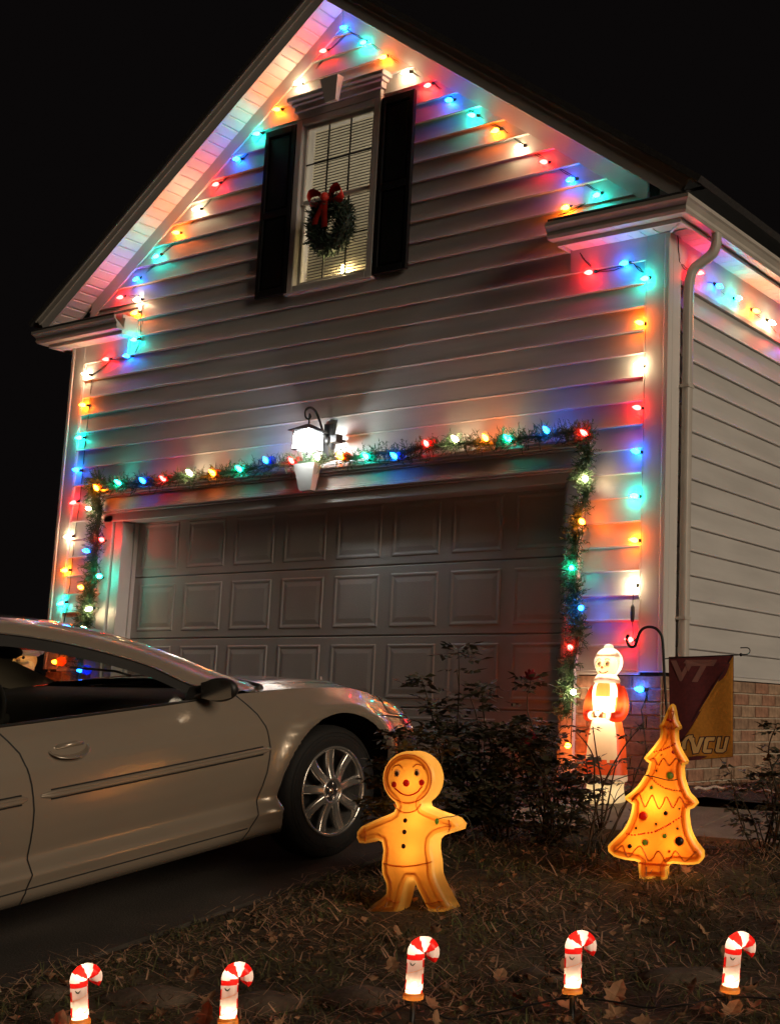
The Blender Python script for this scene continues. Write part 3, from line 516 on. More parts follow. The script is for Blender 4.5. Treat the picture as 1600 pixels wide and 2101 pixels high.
# ---------------- garage opening, casing, crown, door
gd = MB().box(-5.5, -.35, .16, .19, -.05, 2.2).build('garage_door', M['door'], house)
PITCH = .545
for r in range(4):
    zt = 1.565 + PITCH * (1 - 1) - PITCH * (r - 0) + PITCH   # section tops: 2.11, 1.565, 1.02, .475
    mb = MB(); mb.bbox(-5.5, -.36, .13, .158, zt - PITCH + .004, zt - .004, .006); mb.build('door_section', M['door'], gd)
pmesh = None
for r in range(4):
    zt = 2.11 - PITCH * r - .065
    for c in range(8):
        xc = -.90 - .588 * c; mb = MB()
        W2, H = .235, .415
        def ring(i, y): return [(-W2 + i, y, -H + i), (W2 - i, y, -H + i), (W2 - i, y, -i), (-W2 + i, y, -i)]
        if pmesh is None:
            # sunk groove, then a raised field
            R = [ring(0, .002), ring(.008, -.0035), ring(.018, -.0035), ring(.032, .0005), ring(.038, .0005), ring(.072, -.0038)]
            for a, b in zip(R[:-1], R[1:]):
                mb.add(a + b, [(0, 1, 5, 4), (1, 2, 6, 5), (2, 3, 7, 6), (3, 0, 4, 7)])
            mb.add(R[-1], [(0, 1, 2, 3)])
            o = mb.build('door_panel', M['door'], gd); pmesh = o.data
        else: o = link('door_panel', pmesh, gd)
        o.location = (xc, .1285, zt)
mb = MB(); mb.box(-2.99, -2.93, .10, .128, .62, .66); mb.tube([(-2.96, .10, .70), (-2.96, .10, .58)], .008, 6); mb.ball((-2.96, .095, .64), .02); mb.build('door_handle', M['gutter'], gd)
mb = MB()
for x0, x1 in ((-5.60, -5.47), (-5.455, -5.36), (-.575, -.47)): mb.bbox(x0, x1, -.045 if x0 != -5.455 else -.03, .02, -.02, 2.12, .005)
mb.box(-5.37, -5.345, -.03, .13, -.02, 2.06); mb.box(-5.345, -5.325, .09, .128, -.02, 2.06); mb.box(-.60, -.575, -.03, .13, -.02, 2.06); mb.box(-5.345, -.60, -.02, .13, 2.06, 2.08)
bsplit(mb, 'door_casing', M['trim'], house)
mb = MB()
for z0, z1, out in ((2.062, 2.135, .045), (2.137, 2.152, .06), (2.154, 2.172, .085), (2.174, 2.192, .07), (2.194, 2.285, .05), (2.287, 2.302, .07), (2.304, 2.325, .095), (2.327, 2.352, .12)):
    x0, x1 = -5.60 - (out - .045), -.47 + (out - .045); mb.bbox(x0, x1, -out, -.002, z0, z1, .004)
mb.build('door_crown', M['trim'], house)
def keystone(xc, z0, z1, w0, w1, y0, y1, nm='keystone'):
    mb = MB(); b = .012
    v = [(xc - w0, y0 + .03, z0), (xc + w0, y0 + .03, z0), (xc + w1, y0, z1), (xc - w1, y0, z1), (xc - w0, y1, z0), (xc + w0, y1, z0), (xc + w1, y1, z1), (xc - w1, y1, z1)]
    mb.add(v, [(0, 1, 2, 3), (4, 7, 6, 5), (0, 4, 5, 1), (1, 5, 6, 2), (2, 6, 7, 3), (3, 7, 4, 0)]); mb.build(nm, M['trim'], house)
keystone(-2.99, 2.155, 2.37, .062, .115, -.20, -.12)
# ---------------- gable window
win = MB()
for x0, x1, z0, z1, y0 in ((-3.475, -3.405, 3.885, 5.43, -.05), (-2.595, -2.525, 3.885, 5.43, -.05), (-3.405, -2.595, 3.885, 3.945, -.05), (-3.405, -2.595, 5.375, 5.43, -.05), (-3.49, -2.51, 3.868, 3.884, -.065)):
    win.bbox(x0, x1, y0, .03, z0, z1, .006)
win = win.build('window', M['trim'], house)
mb = MB()
for z0, z1, y0 in ((3.946, 4.70, .0), (4.66, 5.374, -.02)):
    mb.bbox(-3.404, -3.372, y0, y0 + .02, z0, z1, .003); mb.bbox(-2.628, -2.596, y0, y0 + .02, z0, z1, .003); mb.bbox(-3.371, -2.629, y0, y0 + .02, z0, z0 + .035, .003); mb.bbox(-3.371, -2.629, y0, y0 + .02, z1 - .035, z1, .003)
bsplit(mb, 'sash', M['trim'], win)
mb = MB()
for z0, z1, y0 in ((3.982, 4.664, .006), (4.696, 5.338, -.014)):
    for i in (1, 2): x = -3.371 + .742 * i / 3; mb.box(x - .006, x + .006, y0, y0 + .008, z0, z1)
    zc = (z0 + z1) / 2; mb.box(-3.371, -2.629, y0 + .001, y0 + .007, zc - .006, zc + .006)
bsplit(mb, 'muntin', M['blackp'], win)
for z0, z1, y0 in ((3.98, 4.666, .012), (4.694, 5.34, -.009)):
    MB().add([(-3.372, y0, z0), (-2.628, y0, z0), (-2.628, y0, z1), (-3.372, y0, z1)], [(0, 1, 2, 3)]).build('pane', M['glass'], win)
mb = MB(); mb.box(-3.43, -2.57, .03, .14, 3.90, 3.93); mb.box(-3.44, -3.43, .03, .14, 3.9, 5.40); mb.box(-2.57, -2.56, .03, .14, 3.9, 5.40); mb.box(-3.43, -2.57, .03, .14, 5.39, 5.40); bsplit(mb, 'window_reveal', M['trim'], win)
sm_ = None
for i in range(56):
    if sm_ is None:
        mb = MB(); mb.add([(-.405, .0, -.011), (.405, .0, -.011), (.405, .012, .0125), (-.405, .012, .0125)], [(0, 1, 2, 3)])
        o = mb.build('blind_slat', plastic('blind_slat_vinyl', (.78, .72, .58), .35), win); sm_ = o.data
    else: o = link('blind_slat', sm_, win)
    o.location = (-3.0, .095, 3.935 + i * .026)
lg_ = bpy.data.lights.new('room_lamp', 'POINT'); lg_.energy = 30; lg_.color = (1, .86, .68); lg_.shadow_soft_size = .12
lo_ = bpy.data.objects.new('room_lamp', lg_); COL.objects.link(lo_); lo_.parent = win; lo_.location = (-3.0, 1.1, 4.9)
for z0, z1, out in ((5.432, 5.50, .05), (5.502, 5.555, .07), (5.557, 5.585, .09), (5.587, 5.63, .12)):
    MB().bbox(-3.475 - (out - .05), -2.525 + (out - .05), -out, -.002, z0, z1, .005).build('window_crown', M['trim'], win)
keystone(-2.99, 5.455, 5.66, .06, .10, -.19, -.12)
for x0, x1 in ((-3.85, -3.485), (-2.515, -2.165)):
    mb = MB(); z0, z1 = 3.895, 5.41; y = -.022
    s = .045
    for a in ((x0, x0 + s, z0, z1), (x1 - s, x1, z0, z1), (x0 + s, x1 - s, z0, z0 + .06), (x0 + s, x1 - s, z1 - .06, z1), (x0 + s, x1 - s, 4.60, 4.66)): mb.bbox(a[0], a[1], y - .03, y, a[2], a[3], .004)
    mb.box(x0 + s, x1 - s, y - .008, y, z0 + .06, z1 - .06)
    sh = mb.build('shutter', M['shutter'], house)
    for a, b in ((z0 + .075, 4.585), (4.675, z1 - .075)): MB().bbox(x0 + s + .015, x1 - s - .015, y - .022, y - .009, a, b, .012).build('shutter_panel', M['shutter'], sh)
# ================================================================== window candle, wreath
cd = thing('window_candle', 'electric candle with one glowing bulb on the sill of the gable window', 'candle', (-2.93, .045, 3.931))
MB().lathe([(.028, 0), (.028, .01), (.011, .016), (.010, .085)], 10).build('candle_stick', M['blind'], cd)
MB().lathe([(.008, .086), (.014, .10), (.015, .118), (.006, .145)], 10).build('bulb', emit('candle_bulb', (1, .72, .33), 220), cd)
lg_ = bpy.data.lights.new('candle_lamp', 'POINT'); lg_.energy = 1.6; lg_.color = (1, .76, .42); lg_.shadow_soft_size = .02
lo_ = bpy.data.objects.new('lamp', lg_); COL.objects.link(lo_); lo_.parent = cd; lo_.location = (0, -.012, .12)
wr = thing('wreath', 'small evergreen wreath with a red bow hanging on the gable window', 'wreath', (-2.98, -.075, 4.39))
def needles(mb, pts, n, spread, L, wd, jit=.6):
    """thin three-sided needles round a path"""
    P = np.array(pts, float); seg = np.linalg.norm(np.diff(P, axis=0), axis=1); cum = np.r_[0, np.cumsum(seg)]
    for _ in range(n):
        t = random.random() * cum[-1]; i = min(len(seg)-1, int(np.searchsorted(cum, t) - 1)); i = max(i, 0)
        p = P[i] + (P[i+1] - P[i]) * ((t - cum[i]) / max(seg[i], 1e-6))
        d = np.random.normal(size=3); d /= np.linalg.norm(d); s = np.random.rand() ** .5
        o = p + d * spread * s; e = d * .8 + np.random.normal(size=3) * jit; e /= np.linalg.norm(e)
        q = o + e * L * (.5 + random.random()); sd_ = np.cross(e, np.random.normal(size=3)); sd_ /= np.linalg.norm(sd_); sd_ *= wd
        m_ = (o + q) / 2 + sd_ * 1.5
        mb.add([o - sd_, o + sd_, m_, q, m_ - sd_ * 3], [(0, 1, 2), (0, 2, 3), (0, 3, 4)])
ring_ = [(.165 * math.cos(a), 0, .175 * math.sin(a)) for a in np.linspace(0, 2 * PI, 30)]
mb = MB(); needles(mb, ring_, 4600, .078, .05, .0036); mb.tube(ring_[:-1], .068, 8, closed=True); struct(mb.build('foliage', M['wreath'], wr), 'stuff')
bow = MB()
for s in (-1, 1):
    lp = [(0, -.05, .21), (s * .08, -.095, .29), (s * .16, -.10, .30), (s * .19, -.09, .24), (s * .13, -.08, .195), (0, -.07, .19)]
    lp = bez(lp, 20); bow.grid([[(x, y - .01, z), (x, y + .03, z - .05)] for x, y, z in lp], True)
bow.ball((0, -.085, .215), .042)
bow.build('bow', M['ribbon'], wr)
mb = MB()
for s, L in ((-.35, .20), (.1, .24)):
    pp = bez([(0, -.085, .20), (s * .06, -.09, .14), (s * .20 - .02, -.08, .05), (s * .25 - .02, -.075, .20 - L)], 14)
    mb.grid([[(x - .032, y, z), (x, y - .008, z), (x + .034, y, z)] for x, y, z in pp], True)
bsplit(mb, 'ribbon_tail', M['ribbon'], wr)
# ================================================================== wall lantern over the garage door
LX, LZ, LY = -2.90, 2.455, -.26
ln = thing('wall_lantern', 'black scroll arm wall lantern shining white over the garage door', 'lantern', (LX, 0, LZ))
mb = MB(); mb.bbox(-.055, .055, -.045, -.0215, -.02, .26, .01); mb.ball((0, -.05, .12), .035, sc=(1, .7, 1)); mb.build('wall_plate', M['black'], ln)
arm = bez([(0, -.05, .12), (0, -.10, .18), (0, -.15, .27), (0, -.20, .33), (0, -.26, .345), (0, -.305, .31), (0, -.30, .26), (0, -.265, .25), (0, -.245, .275), (0, -.262, .295)], 40)
mb = MB(); mb.tube(arm, [.010] * 20 + [.007] * (len(arm) - 20), 6); mb.tube([(0, LY, .285), (0, LY, .205)], .006, 6); mb.build('scroll_arm', M['black'], ln)
def frustum(mb, c, z0, z1, a0, a1, n=4):
    v = [(c[0] + a0 * sx, c[1] + a0 * sy, z0) for sx, sy in ((-1,-1),(1,-1),(1,1),(-1,1))] + [(c[0] + a1 * sx, c[1] + a1 * sy, z1) for sx, sy in ((-1,-1),(1,-1),(1,1),(-1,1))]
    mb.add(v, [(0,3,2,1),(4,5,6,7),(0,1,5,4),(1,2,6,5),(2,3,7,6),(3,0,4,7)])
mb = MB(); frustum(mb, (0, LY), .155, .21, .108, .014); frustum(mb, (0, LY), .148, .155, .112, .112); mb.build('lantern_roof', M['black'], ln)
mb = MB()
for sx in (-1, 1):
    for sy in (-1, 1): mb.tube([(sx * .078, LY + sy * .078, .148), (sx * .085, LY + sy * .085, 0.0)], .0045, 5)
for i in range(4):
    c = [(-1,-1),(1,-1),(1,1),(-1,1)]; a, b = c[i], c[(i+1)%4]
    mb.tube([(a[0] * .085, LY + a[1] * .085, 0), (b[0] * .085, LY + b[1] * .085, 0)], .005, 5)
    pa = [(a[0] * .08 + (b[0]-a[0]) * .08 * t, LY + a[1] * .08 + (b[1]-a[1]) * .08 * t, .148 - .03 * abs(math.cos(2 * PI * t)) ** 3) for t in np.linspace(0, 1, 13)]
    mb.tube(pa, .004, 4)
mb.tube([(0, LY, 0), (0, LY, -.03)], .004, 5); mb.ball((0, LY, -.032), .008)
for a, b in (((-.085, -.085), (.085, .085)), ((-.085, .085), (.085, -.085))): mb.tube([(a[0], LY + a[1], 0), (b[0], LY + b[1], 0)], .004, 4)
mb.build('lantern_cage', M['black'], ln)
glo = plastic('frosted_lantern_glass', (.97, .97, .95), .8)
_n = glo.node_tree; _o = next(n for n in _n.nodes if n.type == 'OUTPUT_MATERIAL'); _l = _o.inputs['Surface'].links[0].from_socket
_t = _n.nodes.new('ShaderNodeBsdfTransparent'); _m = _n.nodes.new('ShaderNodeMixShader'); _m.inputs[0].default_value = .38
_n.links.new(_l, _m.inputs[1]); _n.links.new(_t.outputs[0], _m.inputs[2]); _n.links.new(_m.outputs[0], _o.inputs['Surface'])
mb = MB()
for i in range(4):
    c = [(-1,-1),(1,-1),(1,1),(-1,1)]; a, b = c[i], c[(i+1)%4]
    mb.add([(a[0] * .082, LY + a[1] * .082, .004), (b[0] * .082, LY + b[1] * .082, .004), (b[0] * .076, LY + b[1] * .076, .146), (a[0] * .076, LY + a[1] * .076, .146)], [(0, 1, 2, 3)])
mb.add([(-.082, LY - .082, .004), (.082, LY - .082, .004), (.082, LY + .082, .004), (-.082, LY + .082, .004)], [(0, 1, 2, 3)])
bsplit(mb, 'lantern_glass', glo, ln)
MB().lathe([(.012, .03), (.032, .06), (.034, .085), (.014, .12)], 12, (0, LY, 0)).build('bulb', emit('lantern_bulb', (.92, .97, 1.0), 330), ln)
lg_ = bpy.data.lights.new('lantern_lamp', 'POINT'); lg_.energy = 15; lg_.color = (.93, 1, .95); lg_.shadow_soft_size = .03
lo_ = bpy.data.objects.new('lamp', lg_); COL.objects.link(lo_); lo_.parent = ln; lo_.location = (0, LY, .022)
sb = thing('light_sensor', 'small black box on a stem on the siding right of the wall lantern', 'sensor', (-2.735, -.0215, 2.555))
mb = MB(); mb.tube([(0, 0, 0), (0, -.06, 0)], .012, 8); mb.build('stem', M['blackp'], sb)
MB().bbox(-.035, .035, -.13, -.06, -.03, .035, .006).build('housing', M['blackp'], sb)
# ================================================================== strings of Christmas bulbs and garlands
_bulb = {}
def bulb_mesh(c):
    if c not in _bulb:
        mb = MB().lathe([(.0095, 0), (.0165, .014), (.0185, .026), (.015, .042), (.008, .056), (.002, .064)], 9); me = bpy.data.meshes.new('bulb'); me.from_pydata(mb.v, [], mb.f)
        me.polygons.foreach_set('use_smooth', [True] * len(mb.f)); me.materials.append(BC[c]); _bulb[c] = me
    return _bulb[c]
mb = MB().lathe([(.0115, -.034), (.0125, -.004), (.0115, .002)], 8); _sock = bpy.data.meshes.new('socket'); _sock.from_pydata(mb.v, [], mb.f); _sock.materials.append(M['wire'])
def light_string(label, cat_name, bulbs, side='front', lead=None, tail=None, sag=.02, aim=None, wirepts=None):
    c0 = bulbs[0]; t = thing('light_string', label, 'string lights', c0[1:], group='strings of coloured bulbs on the house')
    O = Vector(c0[1:]); pts = []
    for i, (c, x, y, z) in enumerate(bulbs):
        p = Vector((x, y, z)) - O
        if aim: d = Vector(aim(i, c, x, y, z)).normalized()
        elif side == 'front': d = Vector((-.45 + random.uniform(-.25, .25), -.75, -.35 + random.uniform(-.25, .25))).normalized()
        else: d = Vector((.8, random.uniform(-.5, .3), -.3 + random.uniform(-.2, .2))).normalized()
        R = d.to_track_quat('Z', 'Y').to_euler()
        b = link('bulb', bulb_mesh(c), t); b.rotation_euler = R; b.location = p - d * .028
        s = link('socket', _sock, b)
        pts.append(p - d * .06)
    W_ = []
    P = ([Vector(q) - O for q in lead] if lead else []) + pts + ([Vector(q) - O for q in tail] if tail else [])
    rnd = random.Random(len(bulbs))
    for k in range(2):
        path = []
        for i in range(len(P) - 1):
            a, b = P[i], P[i+1]; n = 6
            for j in range(n):
                tt = j / n; q = a.lerp(b, tt); s_ = math.sin(PI * tt)
                q = q + Vector((rnd.uniform(-.004, .004), 0, -sag * s_ * (1 if k else .3) + rnd.uniform(-.004, .004)))
                if side != 'front': q.x += .002 * k
                path.append(q)
        path.append(P[-1]); W_.append(path)
    mb = MB()
    for w_ in W_: mb.tube(w_, .0028, 4)
    mb.build('cord', M['wire'], t)
    return t
light_string('string of coloured bulbs along the left rake of the gable from its peak down', '', STR_LEFT, tail=[(-5.40, -.05, 4.17)])
light_string('string of coloured bulbs dropping from the left eave return and down the left corner post', '', STR_LEFT_DROP, lead=[(-5.37, -.05, 4.16)], tail=[(-6.07, -.04, 1.0), (-6.07, -.04, .75)], aim=lambda i, c, x, y, z: (-.75, -.6, -.1 + random.uniform(-.2, .2)))
light_string('string of coloured bulbs along the right rake of the gable', '', STR_RIGHT, lead=[(-2.96, -.05, 6.15)], tail=[(-.45, -.10, 4.09), (-.62, -.2, 3.99)])
light_string('string of coloured bulbs under the right eave return and down the right corner post', '', STR_RET, lead=[(-.52, -.05, 3.74)], tail=[(.06, -.04, .5), (.1, -.02, .2)], aim=lambda i, c, x, y, z: (-.6, -.75, -.25 if i < 3 else .05))
light_string('string of coloured bulbs under the eave along the right side wall', '', STR_SIDE, 'side', lead=[(.22, .06, 3.78), (.215, .10, 3.60)], tail=[(.25, 2.6, 3.5)])
light_string('string of coloured bulbs laid along the garland over the garage door', '', STR_TOP, aim=lambda i, c, x, y, z: (random.uniform(-.5, .2), -.7, .45))
light_string('string of coloured bulbs wound in the garland down the left side of the garage door', '', STR_GL, aim=lambda i, c, x, y, z: (random.uniform(-.5, .3), -.8, random.uniform(-.3, .3)))
light_string('string of coloured bulbs wound in the garland down the right side of the garage door', '', STR_GR, aim=lambda i, c, x, y, z: (random.uniform(-.1, .6), -.8, random.uniform(-.3, .3)))
# inline plug and its lead on the right corner
pg = thing('inline_plug', 'black inline plug hanging on its cord at the foot of the right corner lights', 'plug', (-.02, -.045, 1.13))
MB().lathe([(.008, -.055), (.014, -.04), (.016, .0), (.014, .045), (.006, .065)], 8).build('plug_body', M['blackp'], pg)
mb = MB(); mb.tube([(0, 0, .06), (.003, 0, .13), (-.003, .002, .19)], .003, 4); mb.tube([(0, 0, -.05), (.008, 0, -.12), (0, 0, -.22)], .003, 4); mb.build('cord', M['wire'], pg)
def garland(label, path, n, seed, thin=1.0):
    random.seed(seed); np.random.seed(seed)
    t = thing('garland', label, 'garland', path[0], group='evergreen garlands round the garage door'); O = np.array(path[0])
    pp = [tuple(np.array(p) - O) for p in bez(path, 60)]
    rows = [(p[0] + random.uniform(-.012, .012), p[1] + random.uniform(-.01, .01), p[2] + random.uniform(-.012, .012)) for p in pp]
    mb = MB(); mb.tube(rows, .014, 5)
    # little sprays of needles on twigs
    L = sum(np.linalg.norm(np.array(a) - np.array(b)) for a, b in zip(pp[:-1], pp[1:]))
    for _ in range(int(n)):
        i = random.randrange(len(pp) - 1); p = np.array(pp[i]) + (np.array(pp[i+1]) - np.array(pp[i])) * random.random()
        d = np.random.normal(size=3); d[1] = -abs(d[1]) * .8; d /= np.linalg.norm(d); ln_ = random.uniform(.045, .105) * thin
        q = p + d * ln_; mb.tube([p, q], .002, 3, cap=False)
        for k in range(11):
            o = p + (q - p) * (k / 10); e = d * .7 + np.random.normal(size=3) * .7; e /= np.linalg.norm(e); e *= random.uniform(.020, .038)
            s_ = np.cross(e, np.random.normal(size=3)); s_ = s_ / np.linalg.norm(s_) * .0030
            mb.add([o - s_, o + s_, o + e], [(0, 1, 2)])
    struct(mb.build('foliage', M['needle'], t), 'stuff')
    return t, O
g1, O1 = garland('long evergreen garland lying on the crown over the garage door', GAR_TOP, 1150, 3, 1.1)
for c, x, y, z in STR_TOP[1:14]:
    if c in 'grbo' : 
        mb = MB().ball((0, 0, 0), .036, 12, 9); mb.build('bauble', BALL[c], g1, Vector((x + .028, y + .045, z + .004)) - Vector(O1))
g2, O2 = garland('evergreen garland hanging down the left side of the garage door', GAR_L, 1050, 4, 1.35)
for c, x, y, z in STR_GL[-2:]: MB().ball((0, 0, 0), .045, 12, 9).build('bauble', BALL[c], g2, Vector((x + .03, y + .045, z + .004)) - Vector(O2))
MB().ball((0, 0, 0), .040, 12, 9).build('bauble', BALL['o'], g2, Vector((-5.60, -.12, 2.39)) - Vector(O2))
g3, O3 = garland('evergreen garland hanging down the right side of the garage door', GAR_R, 1000, 5, 1.2)
random.seed(11); np.random.seed(11)
# ================================================================== ground, driveway, walkway
def axisvals(a, b, fine0, fine1, fs, cs):
    v = [a]; 
    while v[-1] < b:
        x = v[-1]; st = fs if fine0 <= x < fine1 else max(fs, min(cs, .35 * min(abs(x - fine0), abs(x - fine1)) + fs)); v.append(x + st)
    return v
def hn(x, y):
    return (.5 * math.sin(x * 3.1 + 1.3 * math.sin(y * 2.3)) + .35 * math.sin(y * 5.3 + x * 2.2) + .25 * math.sin(x * 9.1 - y * 7.7))
def lawn_z(x, y):
    z = G(x, y) - .006
    if x < -.01 and x > -5.7: return z - .06
    e = min(1, max(0, (x + .01) / .25)); z += e * .018 * hn(x, y)
    if -1.68 < y < -.92 and x > -.1: z -= .05
    return z
xs = axisvals(-120, 120, -.6, 4.5, .07, 14); ys = axisvals(-120, 160, -6, .2, .07, 14)
vs_ = [(x, y, lawn_z(x, y)) for y in ys for x in xs]; nx = len(xs)
fs_ = [(j*nx+i, j*nx+i+1, (j+1)*nx+i+1, (j+1)*nx+i) for j in range(len(ys)-1) for i in range(nx-1)]
mb = MB(); mb.add(vs_, fs_, True); struct(mb.build('ground', M['soil']))
mb = MB(); rows = []
for y in (.2, -.3, -.66, -.70, -2, -4, -6, -8.75): rows.append([(x, y, G(0, y) + .002) for x in (-5.65, -5.5, -2.8, 0.0, .004)])
rows = [[(p[0], p[1], p[2] - (.12 if i in (0, 4) else 0)) for i, p in enumerate(r)] for r in rows]
mb.grid(rows, False); dv = struct(mb.build('driveway', M['drive']))
mb = MB()
for x0 in (.012, 1.25, 2.49, 3.73):
    x1 = x0 + 1.228
    mb.add([(x0, -1.62, -.125), (x1, -1.62, -.125), (x1, -.955, -.03), (x0, -.955, -.03), (x0, -1.62, -.25), (x1, -1.62, -.25), (x1, -.955, -.25), (x0, -.955, -.25)], [(0, 1, 2, 3), (4, 5, 1, 0), (5, 6, 2, 1), (6, 7, 3, 2), (7, 4, 0, 3)])
struct(mb.build('walkway', M['concrete']))
def strips(name, m, N, region, zf, L, wd, upr, curl, flat=.0, seed=1, dens=None):
    """N thin curved blades as one mesh (3 quads each)"""
    rs = np.random.RandomState(seed); x0, x1, y0, y1 = region
    x = rs.uniform(x0, x1, N); y = rs.uniform(y0, y1, N)
    if dens is not None: k = np.array([dens(a, b) > rs.rand() for a, b in zip(x, y)]); x, y = x[k], y[k]; N = len(x)
    z = np.array([zf(a, b) for a, b in zip(x, y)]) - .003
    az = rs.uniform(0, 2 * PI, N); ln_ = rs.uniform(L[0], L[1], N); el = rs.uniform(upr[0], upr[1], N); w_ = rs.uniform(wd[0], wd[1], N)
    P = np.stack([x, y, z], 1); vs = []; side = np.stack([-np.sin(az), np.cos(az), np.zeros(N)], 1)
    cz = rs.uniform(-curl, curl, N); k_ = 4
    e = el.copy(); a = az.copy(); P = P + np.stack([np.zeros(N)] * 2 + [rs.uniform(0, flat, N) if flat else np.zeros(N)], 1)
    for j in range(k_):
        ww = (w_ * (1 - j / (k_ - .6)))[:, None]
        vs += [P - side * ww, P + side * ww]
        P = P + np.stack([np.cos(a) * np.cos(e), np.sin(a) * np.cos(e), np.sin(e)], 1) * (ln_ / (k_ - 1))[:, None]
        e = e - rs.uniform(.1, .7, N); a = a + cz
        e = np.maximum(e, -.5)
    V = np.stack(vs, 1).reshape(-1, 3)
    b = np.arange(N) * 2 * k_
    F = np.concatenate([np.stack([b + 2*j, b + 2*j + 1, b + 2*j + 3, b + 2*j + 2], 1) for j in range(k_ - 1)])
    V[:, 2] = np.maximum(V[:, 2], np.repeat(z, 2 * k_) + .002)
    me = bpy.data.meshes.new(name); me.vertices.add(len(V)); me.vertices.foreach_set('co', V.ravel().astype('f'))
    me.loops.add(F.size); me.loops.foreach_set('vertex_index', F.ravel().astype('i')); me.polygons.add(len(F)); me.polygons.foreach_set('loop_start', np.arange(0, F.size, 4, dtype='i'))
    me.update(calc_edges=True); me.validate(); me.materials.append(m)
    return struct(link(name, me), 'stuff')
lawn = lambda x, y: (0 if (-1.66 < y < -.93) else 1) * (1 if x > .03 + .05 * math.sin(y * 9) else 0)
tag(strips('grass', M['grass'], 48000, (0, 4.2, -5.4, -1.66), lawn_z, (.03, .10), (.0016, .0034), (.1, 1.1), .5, .0, 1, lambda x, y: lawn(x, y) * (.6 + .6 * hn(x * 2.3, y * 2.3 + 4))), 'short dormant brown and green grass over the front lawn', 'grass')
tag(strips('dry_stalks', M['twig'], 13000, (0, 4.2, -5.4, -1.66), lawn_z, (.07, .24), (.0014, .0036), (-.05, .6), .9, .05, 2, lambda x, y: lawn(x, y) * (.5 + .5 * hn(x * 1.7, y * 1.7))), 'tangle of dry stalks and pine straw over the lawn', 'dry grass')
tag(strips('bed_litter', M['twig'], 2500, (.15, 4, -.93, 2.5), lambda x, y: 0.0, (.05, .16), (.0012, .003), (-.05, .7), .9, .05, 3, lambda x, y: 0 if (x < .3 and y > -.05) else 1), 'pale dry stalks lying on the bed beside the brick wall', 'dry grass')
mb = MB(); rows = []
for j in range(30):
    y = -.95 + j * .13; rows.append([(x, y, .0 + .025 * abs(hn(x * 2, y * 2)) - (.05 if i in (0, 24) else 0)) for i, x in enumerate(np.linspace(.16 if y < -.02 else XR + .01, 4.3, 25))])
mb.grid(rows, True); struct(mb.build('mulch_bed', M['mulch']))
# fallen leaves
def leaf_mesh(seed, s=1.0):
    rs = random.Random(seed); out = [(0, 0), (.012, .022), (.03, .024), (.026, .04), (.042, .05), (.026, .062), (.024, .085), (.010, .082), (0, .108), (-.010, .082), (-.024, .085), (-.026, .062), (-.042, .05), (-.026, .04), (-.03, .024), (-.012, .022)]
    cu = rs.uniform(6, 16); bd = rs.uniform(-5, 8); vs = [(x * s, y * s, (cu * x * x + bd * (y - .05) ** 2 + rs.uniform(-.003, .003)) * s) for x, y in out]
    sp = [(0, y * s, (bd * (y - .05) ** 2 + .0) * s) for y in (.0, .03, .055, .08, .108)]
    mb = MB(); n = len(vs); mb.add(vs + sp[1:4], [(0, 1, 2, n), (n, 2, 3, n+1), (n+1, 3, 4, 5), (n+1, 5, 6, n+2), (n+2, 6, 7, 8), (n+2, 8, 9, 10), (n+1, n+2, 10, 11), (n+1, 11, 12, 13), (n, n+1, 13, 14), (0, n, 14, 15)], True)
    mb.tube([(0, 0, vs[0][2]), (.004, -.03 * s, .004)], .0012, 3)
    me = bpy.data.meshes.new('fallen_leaf'); me.from_pydata(mb.v, [], mb.f); me.materials.append(M['leaf_dry']); return me
LM = [leaf_mesh(i) for i in range(6)]
